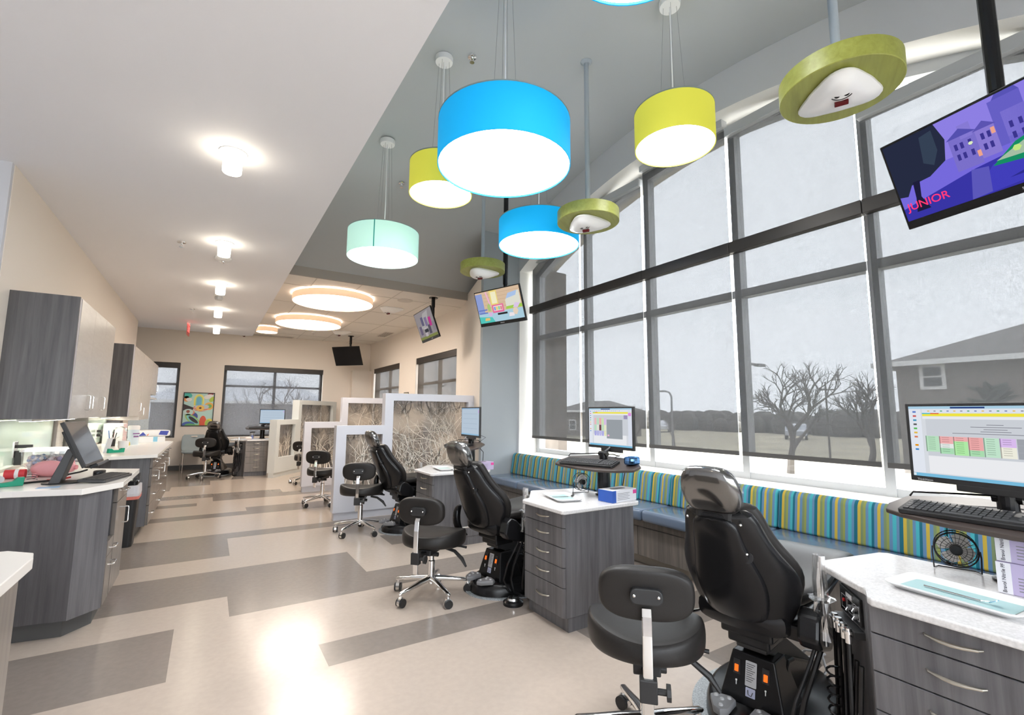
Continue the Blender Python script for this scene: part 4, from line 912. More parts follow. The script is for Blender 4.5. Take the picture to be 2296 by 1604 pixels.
# ---- screens, keyboards, small things on the cabinets
def ui_quads(mb, w_, h_, kind):
    X = lambda u: -w_/2+w_*u
    Z = lambda v: -h_/2+h_*v
    def R(a, b, c, d, col, lay, k=.62): mb.use(glow(col, k)); y = -.0005*lay; mb.poly([(X(a), y, Z(c)), (X(b), y, Z(c)), (X(b), y, Z(d)), (X(a), y, Z(d))])
    if kind == 'plain':
        R(0, 1, 0, 1, (.55, .66, .78), 0, .55); R(0, 1, .965, 1, (.30, .46, .66), 1); R(0, 1, 0, .05, (.30, .52, .72), 1)
        for v in (.78, .6, .42, .24): R(.1, .9, v, v+.008, (.32, .40, .5), 1)
        R(.95, .99, .82, .92, (.6, .4, .75), 1); return
    R(0, 1, 0, 1, (.70, .73, .78), 0); R(0, 1, .965, 1, (.42, .64, .80), 1); R(.30, .52, .968, .99, (.02, .05, .20), 2); R(0, 1, 0, .045, (.20, .52, .75), 1); R(.0, .02, .005, .04, (.75, .85, .9), 2)
    R(0, .09, .05, .96, (.78, .82, .90), 1); R(.1, 1, .905, .96, (.76, .80, .88), 1); R(.1, 1, .86, .90, (.90, .80, .06), 2); R(.1, .16, .89, .905, (.05, .5, .6), 3); R(.16, .22, .89, .905, (.75, .12, .05), 3)
    R(.1, 1, .82, .855, (.85, .86, .88), 1); R(.12, 1, .30, .82, (.62, .65, .70), 1); R(.12, .88, .06, .30, (.86, .87, .90), 1)
    for i, v in enumerate((.92, .86, .80, .74, .68, .62, .56, .44, .38)): R(.03, .055, v-.012, v+.012, [(.1, .2, .6), (.6, .1, .1), (.05, .3, .5), (.1, .1, .1), (.1, .5, .1), (.8, .5, .05), (.7, .2, .1), (.8, .3, .0), (.05, .25, .6)][i], 2)
    for i in range(14): R(.14+.045*i, .155+.045*i, .925, .94, [(.8, .5, .1), (.3, .3, .35), (.1, .4, .2), (.2, .25, .5)][i % 4], 2)
    if kind == 'near':
        for k, (a, b) in enumerate(((.52, .62), (.42, .72), (.50, .64), (.48, .66), (.30, .84))): R(a, b, .745-.03*k, .752-.03*k, (.18, .18, .22), 2)
        cols = [[((.50, .78, .55), .36, .58)], [((.88, .45, .45), .48, .58), ((.80, .85, .82), .42, .48), ((.42, .74, .48), .34, .42)], [((.88, .45, .45), .52, .58), ((.45, .85, .40), .33, .52)], [((.88, .42, .42), .41, .58), ((.42, .74, .45), .33, .41)], [((.55, .80, .62), .33, .58)], [((.72, .52, .88), .47, .58), ((.88, .87, .75), .33, .47)]]
        for i, cc in enumerate(cols):
            for c, a, b in cc:
                R(.115+.095*i, .205+.095*i, a, b, c, 3); R(.112+.095*i, .119+.095*i, a, b, tuple(q*.45 for q in c), 4)
                for j in range(int((b-a)/.028)): R(.13+.095*i, .18+.095*i, b-.02-.028*j, b-.014-.028*j, tuple(q*.5 for q in c), 5)
        R(.685, 1, .33, .58, (.36, .38, .42), 3)
        for v in (.41, .50): R(.685, 1, v, v+.003, (.46, .48, .52), 4)
        for u in (.79, .89): R(u, u+.002, .33, .58, (.46, .48, .52), 4)
    else:
        R(.44, .80, .20, .70, (.33, .36, .39), 3); R(.92, 1, .05, .96, (.72, .76, .86), 2); R(.925, .99, .80, .88, (.75, .30, .75), 3); R(.83, .91, .72, .82, (.35, .30, .50), 3)
        for i, c in enumerate(((.85, .50, .52), (.50, .75, .55), (.85, .45, .42), (.62, .80, .45), (.72, .52, .80))):
            R(.14+.06*i, .19+.06*i, .56, .74, c, 3); R(.14+.06*i, .19+.06*i, .40, .555, [(.50, .75, .55), (.78, .80, .70), (.18, .06, .07), (.52, .76, .5), (.85, .82, .6)][i], 3); R(.14+.06*i, .19+.06*i, .26, .39, [(.42, .42, .78), (.46, .46, .8), (.52, .5, .85), (.45, .44, .8), (.8, .8, .5)][i], 3)
        R(.46, .50, .26, .30, (.9, .5, .7), 4)
def monitor_on(t, c, yaw, w_, h_, kind, arm_from, tilt=0):
    R_ = T(*c) @ RZ(yaw) @ RX(tilt)
    d = MB().box(-w_/2, w_/2, .0, .018, -h_/2, h_/2).box(-w_*.3, w_*.3, .018, .04, -h_*.3, h_*.3).box(-.10, .12, .0, .02, -h_/2-.022, -h_/2+.004).xf(R_).build('monitor', K['bmatte'], t, bev=.003)
    q = MB(); ui_quads(q, w_-.026, h_-.032, kind); q.xf(R_ @ T(0, -.001, .004)).build('screen', None, d)
    if kind == 'near': text('maker_lettering', 'ThinkVision', .011, K['lgrey'], d, R_ @ T(-w_/2+.05, -.001, -h_/2+.007) @ FRONT)
    p = R_ @ Vector((0, .05, -.02)); a = Vector(arm_from)
    MB().tube([p, p+Vector((0, 0, -.08)), (a+p)/2+Vector((0, 0, -.05)), a], .013, 8).cyl(p+Vector((0, 0, -.1)), p+Vector((0, 0, .03)), .022, n=12).cyl(a-Vector((0, .04, 0)), a+Vector((0, .04, 0)), .018, n=10).build('monitor_arm', K['bplast'], t, smooth=True)
def keyboard(label, loc, rot, w_=.42, d_=.14, col='bmatte'):
    t = thing('keyboard', label, 'keyboard', loc, 0, 'black keyboards'); t.rotation_euler = rot
    MB().prism(rrect(w_, d_, .012), 0, .016).build('case', K[col], t, bev=.003)
    q = MB()
    for r in range(5):
        x = -w_/2+.015; k = 0
        while x < w_/2-.02:
            ww = .019 if not (r == 0 and .12 < (x+w_/2) < .26) else .11
            if not (w_*.19 < x < w_*.22) : q.box(x, min(x+ww-.004, w_/2-.012), -d_/2+.014+.023*r, -d_/2+.033+.023*r, .015, .021)
            x += ww
    q.build('keys', K['dgrey'], t)
    return t
def station(label, base, yaw, mon_c, mon_yaw, kind, tilt=0):
    x, y = base; zt = .72
    t = thing('monitor_stand', label, 'monitor stand', (x, y, zt), 0, 'monitor stands on the treatment cabinets')
    MB().lathe([(.001, 0), (.062, 0), (.062, .008), (.046, .012), (.046, .22), (.001, .22)], 28).build('post', K['bplast'], t, smooth=True)
    R_ = T(0, 0, .25) @ RZ(yaw) @ RX(math.radians(11))
    # tray: local -y is the user's side
    out = [(-.31, -.17), (-.25, -.20), (-.10, -.235), (.06, -.25), (.20, -.235), (.31, -.19), (.325, -.10), (.22, .04), (.08, .08), (-.10, .10), (-.30, .02), (-.325, -.10)]
    MB().prism(out, -.018, 0).xf(R_).build('keyboard_tray', K['brown'], t, bev=.004)
    q = MB().tube([(-.28, -.02, .012), (-.27, -.01, .028), (-.05, .055, .028), (-.02, .06, .018), (.05, .06, .024), (.10, .06, .012)], .004, 6).xf(R_); q.build('tray_rail', K['bplast'], t, smooth=True)
    MB().tube([R_ @ Vector((.1, .02, -.02)), R_ @ Vector((.13, .06, -.1)), R_ @ Vector((.10, .05, -.22))], .004, 6).tube([R_ @ Vector((.06, .06, .0)), R_ @ Vector((.16, .1, .05)), R_ @ Vector((.02, .08, .09))], .003, 6).build('cable', K['bmatte'], t, smooth=True)
    MB().cyl((0, 0, .235), (0, 0, .30), .03, n=16).build('swivel', K['bplast'], t)
    monitor_on(t, (mon_c[0]-x, mon_c[1]-y, mon_c[2]-zt), mon_yaw, .495, .308, kind, (0, 0, .29), tilt)
    k = keyboard('black keyboard on the tray of the %s' % label.split(',')[0], R_and(x, y, zt, R_, (-.05, -.13, .001)), (math.radians(11), 0, yaw))
    return t
def R_and(x, y, z, R_, p):
    q = R_ @ Vector(p); return (x+q.x, y+q.y, z+q.z)
D2 = math.radians
station('nearest monitor stand, showing a large appointment chart at the right edge', (2.44, .515), D2(-92), (2.385, .545, 1.197), D2(-101), 'near')
station('middle monitor stand, with a small appointment chart before the windows', (2.45, 2.60), D2(-70), (2.50, 2.585, 1.198), D2(-93), 'mid', D2(0))
station('third monitor stand, seen obliquely in front of the grey pier', (2.42, 4.62), D2(-88), (2.30, 4.42, 1.205), D2(-95), 'plain')
station('far monitor stand, in front of the wide back window', (1.00, 11.50, )[0:2], D2(-2), (1.14, 11.20, 1.185), D2(-20), 'plain')
def mouse(label, loc, rz, col, m2=None):
    t = thing('computer_mouse', label, 'mouse', loc, rz)
    mb = MB(); cushion(mb, sell(.105, .062, 2.4, 20), .036, T(0, 0, .018)); mb.build('body', col, t, smooth=True)
    MB().lathe([(.001, .0), (.009, 0), (.009, .004), (.001, .004)], 10, c=(-.028, 0, .034)).build('wheel', K['dgrey'], t)
    if m2:
        rnd = random.Random(2); mb = MB(); cushion(mb, [(a*(1+rnd.uniform(-.1, .2)), b*(1+rnd.uniform(-.1, .2))) for a, b in sell(.125, .08, 2.4, 20)], .05, T(0, 0, .022)); mb.build('film_wrap', m2, t)
mouse('computer mouse wrapped in blue film on the middle keyboard tray', R_and(2.45, 2.60, .72, T(0, 0, .25) @ RZ(D2(-70)) @ RX(math.radians(11)), (.25, -.07, .004)), .4, K['bmatte'], mixmat('blue_film', 'gloss', .25, (.15, .32, .62), .12, tcol=(.2, .45, .8)))
def tray(label, loc, rz, w_=.33, d_=.22, liner=(.42, .62, .63)):
    t = thing('instrument_tray', label, 'tray', loc, rz, 'instrument trays')
    def ring(k, z): return [Vector((x, y, z)) for x, y in rrect(w_*k, d_*k-.0, .03)]
    mb = MB(); o_ = rrect(w_, d_, .03); i_ = rrect(w_-.016, d_-.016, .026); b_ = rrect(w_-.05, d_-.05, .02)
    n = len(o_); L = lambda pts, z: [Vector((x, y, z)) for x, y in pts]
    mb.loft([L(b_, 0), L(o_, .017), L(o_, .020), L(i_, .020), L(b_, .005)]); mb.build('dish', K['wplast'], t, smooth=True)
    MB().prism(rrect(w_-.06, d_-.055, .012), .0055, .0065).build('paper_liner', paint(liner, .6), t)
    return t
tray('long white tray with pale blue liner on the nearest cabinet', (2.075, .575, .7205), PI/2-.10, .34, .20)
tray('white tray with pale blue liner on the centre cabinet', (2.08, 2.62, .7205), PI/2-.25, .30, .19)
tray('grey tray with pale liner on the third cabinet', (2.08, 4.55, .7205), PI/2-.15, .30, .19, (.50, .62, .60))
def mirror(label, loc, rz, head):
    t = thing('mouth_mirror', label, 'dental mirror', loc, rz)
    MB().cyl((-.085, 0, .004), (.06, 0, .004), .003, n=8).cyl((.06, 0, .004), (.082, 0, .009), .0015, n=6).build('handle', K['chrome'], t, smooth=True)
    q = MB().lathe([(.001, 0), (.013, 0), (.013, .003), (.001, .003)], 16); q.xf(T(.092, 0, .012) @ RY(-.5)); q.build('mirror_head', head, t)
mirror('slim dental mirror with a blue head on the nearest tray', (2.07, .58, .7275), -PI/2-.12, mat('mirror_blue', (.25, .45, .55), .1, metal=.6))
mirror('dental mirror with a black head on the centre tray', (2.07, 2.63, .7275), -.35, K['bmatte'])
def fan(label, loc, rz, r=.074):
    t = thing('desk_fan', label, 'fan', loc, rz, 'small wire desk fans')
    c = Vector((0, 0, r+.022)); g = MB()
    for rr, d in ((1, -.022), (1, .022), (.96, -.026), (.72, -.031), (.48, -.033), (.28, -.034)): g.tube([c+Vector((rr*r*math.cos(u), d, rr*r*math.sin(u))) for u in [2*PI*i/32 for i in range(32)]], .0022 if rr == 1 else .0009, 5, True)
    for k in range(24):
        u = 2*PI*k/24; q = Vector((math.cos(u), 0, math.sin(u))); g.tube([c+q*r+Vector((0, .022, 0)), c+q*r+Vector((0, -.022, 0)), c+q*(.7*r)+Vector((0, -.031, 0)), c+q*(.25*r)+Vector((0, -.034, 0))], .0008, 4)
        if k % 2: g.tube([c+q*r+Vector((0, .022, 0)), c+q*(.25*r)+Vector((0, .034, 0))], .0008, 4)
    g.build('guard', K['bmatte'], t)
    b = MB()
    for k in range(4):
        R_ = T(*c) @ RY(k*PI/2+.5)
        b.add([R_ @ Vector((a, dy, bb)) for a, bb, dy in ((-.010, .012, .006), (-.030, .036, .010), (-.018, .053, .008), (.010, .054, -.002), (.028, .04, -.008), (.012, .012, -.006))], [[0, 1, 2, 3, 4, 5]])
    b.build('blades', paint((.62, .60, .57), .35), t)
    MB().cyl(c+Vector((0, -.03, 0)), c+Vector((0, .03, 0)), .019, n=18).build('motor_hub', K['bplast'], t, bev=.003)
    MB().tube([c+Vector((r+.004, 0, 0)), (r+.006, 0, .06), (r+.004, .01, .003), (r-.01, .04, .003), (-r+.01, .04, .003), (-r-.004, .01, .003), (-r-.006, 0, .06), c+Vector((-r-.004, 0, 0))], .0025, 6).build('stand', K['bmatte'], t)
fan('silver bladed wire fan on the nearest cabinet', (2.415, .665, .72), D2(-72), .062)
fan('wire fan seen side-on on the centre cabinet', (2.34, 2.72, .72), D2(-8), .062)
def glovebox(label, loc, rz, col, side, txt=None, slot=True, group=None, H=.078):
    t = thing('glove_box', label, 'box', loc, rz, group)
    MB().box(-.12, .12, -.062, .062, 0, H).build('carton', paint(col, .5), t, bev=.0015)
    MB().use(paint(side, .5)).box(-.1205, -.085, -.0626, .0626, .001, H-.001).build('printed_band', None, t)
    MB().box(.085, .1205, -.0626, -.0620, .045, .070).build('printed_patch', paint((.70, .06, .30)), t)
    if txt: text('lettering', txt, .020, paint((.05, .05, .07)), t, T(-.1208, 0, .04) @ RZ(-PI/2) @ FRONT)
    else:
        q = MB()
        for k in range(5): q.box(-.07, .05-.015*(k % 2), -.0632, -.062, .055-.010*k, .0575-.010*k)
        q.build('fine_print', K['mgrey'], t)
    if slot: MB().prism(rrect(.13, .05, .024), .0775, .0788).build('opening', paint((.10, .08, .09)), t)
    return t
glovebox('white glove box with blue and pink print on the centre cabinet', (2.37, 2.385, .7205), .08, (.74, .74, .77), (.02, .09, .42))
g1 = glovebox('lower lavender glove box beside the nearest post', (2.325, .405, .7205), D2(-88), (.48, .42, .62), (.78, .78, .82), None, False, 'lavender glove boxes', .10)
text('lettering', 'Bravol Nitrile PF', .0135, paint((.05, .05, .07)), g1, T(-.103, -.0632, .05) @ RY(-PI/2) @ FRONT)
g2 = glovebox('upper lavender glove box with a blue glove poking out', (2.328, .40, .8212), D2(-91), (.48, .42, .62), (.78, .78, .82), None, False, 'lavender glove boxes', .10)
text('lettering', 'Bravol Nitrile PF', .0135, paint((.05, .05, .07)), g2, T(-.103, -.0632, .05) @ RY(-PI/2) @ FRONT)
rnd = random.Random(9); mb = MB(); mb.loft([[Vector((.05*(1-z*6)*rnd.uniform(.6, 1.2)*math.cos(u), .026*rnd.uniform(.6, 1.2)*math.sin(u), .099+z)) for u in [2*PI*i/12 for i in range(12)]] for z in (0, .012, .024, .034)]); mb.build('glove', paint((.02, .05, .55), .5), g2)
glovebox('small lavender glove box on the third cabinet', (2.40, 4.36, .7205), .1, (.50, .42, .60), (.60, .5, .68))
# ------------------------------------------------------------------ left-hand counters and cabinets
def pull(mb, x, y, z, L=.10, vert=True, d=.032, ax=1):
    # D-shaped wire pull on a +X facing front
    e = (0, 0, L/2) if vert else (0, L/2, 0); e = Vector(e); p = Vector((x, y, z)); o = Vector((d*ax, 0, 0))
    r = .012
    en = e.normalized()*r
    mb.tube([p-e, p-e+o*.7, p-e+o*.95+en*.4, p-e+o+en, p+e+o-en, p+e+o*.95-en*.4, p+e+o*.7, p+e], .0045, 8)
def slabc(label, pts, z0=.805, z1=.84, ymid=0):
    cx = sum(p[0] for p in pts)/len(pts); cy = sum(p[1] for p in pts)/len(pts)
    o = MB().prism([(x-cx, y-cy) for x, y in pts], z0-z1, 0).build('worktop', K['top'], bev=.003, loc=(cx, cy, z1)); return tag(o, label, 'worktop')
slabc('white worktop corner at the left edge, nearest the viewer', [(-1.6, 2.33), (-.52, 2.24), (-.445, 2.17), (-.43, 2.10), (-.43, .7), (-1.6, .7)])
slabc('white worktop with clipped corner under the tilted black computer', [(-2.3, 4.02), (-.90, 3.81), (-.59, 3.735), (-.43, 3.975), (-.43, 4.81), (-.66, 4.94), (-.80, 5.05), (-.90, 5.6), (-1.243, 6.15), (-1.243, 4.46), (-2.3, 4.46)])
slabc('long white worktop holding mug and canister, toward the back window', [(-1.242, 6.34), (-.82, 6.17), (-.42, 6.27), (-.42, 8.85), (-.59, 9.0), (-1.242, 9.0)])
t = thing('base_cabinet', 'grey base cabinet at the left edge under the nearest worktop', 'cabinet', (-1.0, 1.4, 0))
MB().box(-.5, .48, -.6, .70, 0, .10).build('plinth', K['base'], t); MB().box(-.55, .53, -.65, .76, .10, .805).build('body', K['lamw_glare'], t, bev=.003)
t = thing('base_cabinet', 'grey faceted base cabinet with an open cubby, under the black computer', 'cabinet', (0, 0, 0))
PT_ = lambda m, pts, a, b: m.prism(pts, a, b)
MB().prism([(-2.2, 3.98), (-.90, 3.88), (-.63, 3.83), (-.52, 3.97), (-.53, 4.60), (-.85, 4.9), (-1.235, 5.2), (-1.235, 4.45), (-2.2, 4.45)], 0, .10).build('plinth', K['base'], t)
MB().prism([(-2.2, 3.965), (-.88, 3.835), (-.605, 3.775), (-.612, 3.80), (-.88, 3.86), (-2.2, 3.99)], .10, .805).build('front_panel', K['lamd'], t)
MB().prism([(-.605, 3.775), (-.475, 3.915), (-.49, 3.925), (-.612, 3.80)], .10, .805).build('corner_panel', K['lam'], t)
MB().prism([(-2.2, 3.99), (-.88, 3.862), (-.614, 3.805), (-.50, 3.925), (-.50, 4.13), (-1.0, 4.14), (-1.0, 4.45), (-2.2, 4.45)], .10, .49).prism([(-.995, 4.14), (-.495, 4.14), (-.495, 4.60), (-.83, 4.9), (-1.235, 5.2), (-1.235, 4.46), (-.995, 4.46)], .10, .805).box(-1.0, -.98, 3.95, 4.13, .49, .805).build('carcass', K['lamd'], t)
for y0, y1, z0, z1, v in ((3.93, 4.125, .395, .485, 0), (3.93, 4.125, .105, .39, 0), (4.145, 4.60, .69, .80, 0), (4.145, 4.60, .105, .685, 1)):
    d = MB().box(-.495, -.472, y0, y1, z0, z1).build('door' if v else 'drawer', K['lamw_glare'], t, bev=.0015)  # glare on these fronts is put into the laminate colour
    q = MB(); pull(q, -.472, (y0+y1)/2+(.10 if v else 0), (z1-.13) if v else (z0+z1)/2+(.09 if z1-z0 > .2 else 0), .11, bool(v)); q.build('handle', K['chrome'], d, smooth=True)
o = MB().box(-.06, .06, -.05, .05, 0, .004).box(-.05, .055, -.04, .05, .004, .008, RZ(.3)).box(-.04, .05, -.05, .045, .008, .03, RY(-.4) @ RZ(.5)).build('plastic_packet', K['film'], loc=(-.62, 4.03, .4905)); tag(o, 'clear plastic packet lying in the open cubby', 'packet')
t = thing('base_cabinet', 'long grey base cabinet with chrome pulls under the back worktop', 'cabinet', (0, 0, 0))
MB().prism([(-1.235, 6.46), (-.56, 6.40), (-.54, 8.86), (-1.235, 8.86)], 0, .10).build('plinth', K['base'], t)
MB().prism([(-1.235, 6.38), (-.80, 6.30), (-.485, 6.34), (-.485, 8.9), (-1.235, 8.9)], .10, .805).build('carcass', K['lamd'], t)
y = 6.36
for k, w_ in enumerate((.42, .42, .42, .42, .42, .42)):
    fr = ((.69, .80), (.50, .685), (.31, .495), (.105, .305)) if k % 2 == 0 else ((.69, .80), (.105, .685))
    for z0, z1 in fr:
        v = z1-z0 > .4
        d = MB().box(-.485, -.462, y+.003, y+w_-.003, z0, z1).build('door' if v else 'drawer', K['lamw_glare'], t, bev=.0015)
        q = MB(); pull(q, -.462, y+(.06 if v else w_/2), z1-.12 if v else (z0+z1)/2, .11, v); q.build('handle', K['chrome'], d, smooth=True)
    y += w_
def upper(label, y0, y1, z0, z1, doors, filler=0, panel=True):
    t = thing('wall_cabinet', label, 'cabinet', (-1.26, y0, z0), group='wall cabinets'); H = z1-z0
    MB().box(0, .36, .018, y1-y0, 0, H).build('carcass', K['door'], t)
    MB().box(0, .383, 0, .018, -.0, H).build('end_panel', K['lamd'] if panel else K['door'], t)
    if filler: MB().box(.36, .378, .022, filler, 0.002, H-.002).build('filler_strip', mat('lilac_edge', (.50, .49, .54), .5), t)
    for a, b, hy in doors:
        d = MB().box(.36, .382, a-y0+.0015, b-y0-.0015, .002, H-.002).build('door', K['door'], t, bev=.0015)
        if hy is not None: q = MB(); pull(q, .382, hy-y0, .13, .12, True); q.build('handle', K['chrome'], d, smooth=True)
    return t
upper('big wall cabinet with dark end panel, nearest on the left wall', 4.72, 6.33, 1.23, 2.15, [(4.80, 5.33, 5.28), (5.33, 5.83, 5.40), (5.83, 6.33, 5.93)], .08)
upper('second wall cabinet with dark end panel, on the left wall', 7.78, 9.03, 1.215, 2.15, [(7.95, 9.03, 8.85)], .17)
upper('third, pale wall cabinet hanging slightly lower', 9.035, 10.40, 1.15, 2.15, [(9.04, 10.40, 9.25)], 0, False)
upper('short pale wall cabinet at the far end of the row', 10.405, 11.35, 1.58, 2.15, [(10.41, 11.35, 11.2)], 0, False)
o = MB().box(0, .40, 0, .93, 0, .025).build('wall_shelf', K['wplast'], loc=(-1.26, 10.41, 1.50)); tag(o, 'white shelf below the short far wall cabinet', 'shelf')
o = MB().box(0, .16, -.14, .14, 0, .30).box(.16, .165, -.11, .11, .03, .27).build('towel_dispenser', paint((.30, .30, .33)), bev=.01, loc=(-1.2595, 9.25, .84)); tag(o, 'grey paper towel dispenser on the wall under the third cabinet', 'dispenser')
o = MB().box(0, .012, 4.66, 6.22, .86, 1.225).build('glass_backsplash', K['mint'], loc=(-1.2585, 0, 0)); tag(o, 'pale mint glass backsplash under the nearest wall cabinet', 'backsplash')
o = MB().box(0, .012, 7.64, 9.05, .86, 1.21).build('glass_backsplash', K['mint'], loc=(-1.2585, 0, 0)); tag(o, 'pale mint glass backsplash behind the drawer organizer', 'backsplash')
# lamps mounted under the two wall cabinets
def under(label, y0, y1, z):
    t = thing('under_cabinet_light', label, 'light', (-1.12, (y0+y1)/2, z), group='under cabinet lights'); L = (y1-y0)/2
    MB().box(-.04, .04, -L, L, -.018, 0).build('housing', K['wplast'], t); MB().box(-.03, .03, -L+.02, L-.02, -.021, -.018).build('diffuser', emis('strip_'+str(z), (1, .93, .8), 9), t)
under('light strip below the nearest wall cabinet', 4.8, 6.2, 1.23); under('light strip below the second wall cabinet', 7.9, 9.0, 1.215)
# ---- nearest computer
t = thing('desktop_computer', 'black computer tilted back on a slanted stand, left worktop', 'computer', (-.75, 4.10, .84))
MB().lathe([(.001, 0), (.095, 0), (.095, .006), (.001, .012)], 30, sx=1.0).build('base_plate', K['bmatte'], t)
MB().prism([(-.055, 0), (.0, 0), (.055, .20), (.02, .215)], -.065, .065, 'y').build('stand', K['dgrey'], t, bev=.004)
R_ = T(-.66+.75, 4.11-4.10, 1.09-.84) @ RZ(D2(88)) @ RX(D2(-24.5))
d = MB().box(-.235, .235, 0, .022, -.15, .15).box(-.18, .18, .022, .045, -.08, .10).xf(R_).build('monitor', K['bmatte'], t, bev=.003)
MB().box(-.228, .228, -.001, .002, -.135, .143).xf(R_).build('screen', mat('grey_screen', (.055, .062, .075), .12, coat=.3), d)
MB().box(-.10, .23, -.025, .015, -.172, -.150).xf(R_).build('speaker_bar', K['bplast'], d, bev=.004)
MB().box(-.06, .06, .045, .055, -.14, .06).xf(R_).build('back_plate', K['lgrey'], d)
MB().cyl((.03, 0, .20), R_ @ Vector((0, .045, -.02)), .014, n=10).build('hinge', K['chrome'], t)
keyboard('black keyboard on the left worktop in front of the tilted computer', (-.545, 4.16, .8462), (D2(4), 0, D2(75)), .38, .15, 'dgrey')
mouse('black computer mouse behind the keyboard on the left worktop', (-.62, 4.44, .8402), 1.4, K['bplast'])
t = thing('cable', 'black computer cable lying on the left worktop', 'cable', (-.85, 4.2, .846))
MB().tube([(-.12, -.08, 0), (-.05, -.02, 0), (.05, .03, .0), (.10, .06, .03), (.16, .02, .045), (.20, -.0, .06)], .006, 6).build('black_lead', K['bmatte'], t, smooth=True)
MB().tube([(.0, .04, .0), (.06, .05, .0), (.11, .07, .01)], .006, 6).build('red_sleeve', paint((.6, .03, .02)), t, smooth=True)
MB().tube([(-.08+.022*math.cos(i*.7)*(1+.3*math.sin(i*1.9)), .08+.035*math.sin(i*.7+.4*math.cos(i)), .002+.0016*i) for i in range(26)], .0016, 5).build('coiled_wire', K['bmatte'], t)
t = thing('tape_dispenser', 'green tape dispenser at the left end of the worktop', 'tape dispenser', (-1.0, 4.06, .8402), .35)
MB().prism([(-.09, 0), (.08, 0), (.085, .05), (.055, .05), (.035, .028), (-.01, .022), (-.04, .03), (-.06, .05), (-.085, .05)], -.022, .022, 'y').build('body', paint((.0, .30, .17)), t, bev=.003)
MB().cyl((-.02, -.012, .045), (-.02, .012, .045), .02, n=16).build('tape_roll', K['lgrey'], t)
o = MB().box(-.05, .05, -.035, .035, 0, .001).build('paper_note', paint((.32, .50, .72)), loc=(-.77, 3.90, .8402)); tag(o, 'small blue paper note near the worktop edge', 'paper')
t = thing('candy_tub', 'clear tub of small wrapped sweets behind the pink pig', 'tub', (-.93, 4.72, .8402))
MB().loft([[Vector((x*k, y*k, z)) for x, y in rrect(.30, .20, .03)] for z, k in ((0, .9), (.165, 1.0))], False).build('tub', K['film'], t)
MB().prism(rrect(.315, .215, .03), .165, .185).build('lid', mixmat('lid_film', 'gloss', .45, (1, 1, 1), .2), t)
rnd = random.Random(12); q = MB()
for k in range(240):
    q.use(paint([(.8, .75, .74), (.75, .62, .62), (.30, .38, .60), (.8, .78, .8)][k % 4])); q.sphere((rnd.uniform(-.115, .115), rnd.uniform(-.07, .07), .014+.115*rnd.random()), .013, 5)
s_ = q.build('sweets', None, t); s_['kind'] = 'stuff'
t = thing('piggy_bank', 'pink pig figure in front of the tub of sweets', 'figurine', (-.90, 4.52, .8402), -.3)
MB().sphere((0, 0, .055), .055, 14, sx=1.9, sy=1.0, sz=1.0).sphere((.115, 0, .062), .036, 12).build('body', paint((.80, .36, .38), .5), t, smooth=True)
for y in (-.022, .022): MB().cyl((.118, y, .088), (.125, y, .112), .016, .004, 8).build('ear', paint((.80, .36, .38), .5), t)
for x in (-.06, .06):
    for y in (-.03, .03): MB().cyl((x, y, 0), (x, y, .03), .016, n=10).build('leg', paint((.80, .36, .38), .5), t)
MB().cyl((.145, 0, .06), (.158, 0, .06), .016, n=12).build('snout', paint((.75, .28, .3), .5), t)
o = MB().use(paint((.62, .04, .05))).cyl((-.05, 0, .03), (.0, 0, .03), .03, n=18).use(K['wplast']).cyl((0, 0, .03), (.02, 0, .03), .0305, n=18).use(paint((.62, .04, .05))).cyl((.02, 0, .03), (.05, 0, .03), .03, n=18).build('tape_roll', None, smooth=True, loc=(-1.06, 4.50, .8402)); tag(o, 'red and white roll beside the pink pig', 'roll')
t = thing('wall_outlet', 'chrome wall outlet with a black plug, on the nearest backsplash', 'outlet', (-1.248, 5.21, .93))
MB().box(0, .008, -.04, .04, -.0, .12).build('plate', K['chrome'], t, bev=.002); MB().box(.008, .05, -.03, .03, -.06, .05).build('plug', K['bmatte'], t, bev=.006); MB().box(.008, .10, -.012, .012, .07, .095).build('adapter_arm', K['bmatte'], t, bev=.003)
MB().tube([(.04, 0, -.06), (.10, -.05, -.08), (.20, -.35, -.083), (.26, -.6, -.083), (.30, -.75, -.083)], .002, 5).build('wire', K['bmatte'], t)
# ---- back worktop
t = thing('wall_outlet', 'wall outlet with two black adapters on the second backsplash', 'outlet', (-1.248, 8.38, .99))
MB().box(0, .008, -.04, .04, -.06, .06).build('plate', K['wplast'], t, bev=.002)
for z in (-.028, .028): MB().box(.008, .05, -.03, .12, z-.014, z+.014).build('adapter', K['bmatte'], t, bev=.003)
t = thing('drawer_organizer', 'small white drawer organizer with pink fronts against the backsplash', 'organizer', (-1.10, 8.80, .8402))
MB().box(-.12, .10, -.16, .16, 0, .27).build('case', K['wplast'], t, bev=.004)
for k in range(3): MB().box(.10, .108, -.15, .15, .012+.086*k, .09+.086*k).build('drawer', paint((.80, .62, .62)), t, bev=.003)
o = MB().box(-.004, .004, -.17, .17, 0, .15, RY(.15)).build('white_board', paint((.62, .66, .72)), loc=(-.92, 6.86, .8402)); tag(o, 'pale blue-white card stand behind the tilted computer', 'card')
t = thing('tape_dispenser', 'small green tape dispenser on the back worktop', 'tape dispenser', (-.82, 6.72, .8402), .6)
MB().prism([(-.08, 0), (.07, 0), (.075, .045), (.05, .045), (.03, .026), (-.03, .028), (-.05, .045), (-.075, .045)], -.02, .02, 'y').build('body', paint((.0, .30, .17)), t, bev=.003)
t = thing('mug', 'white mug on the back worktop', 'mug', (-.82, 7.22, .8402), 1.0)
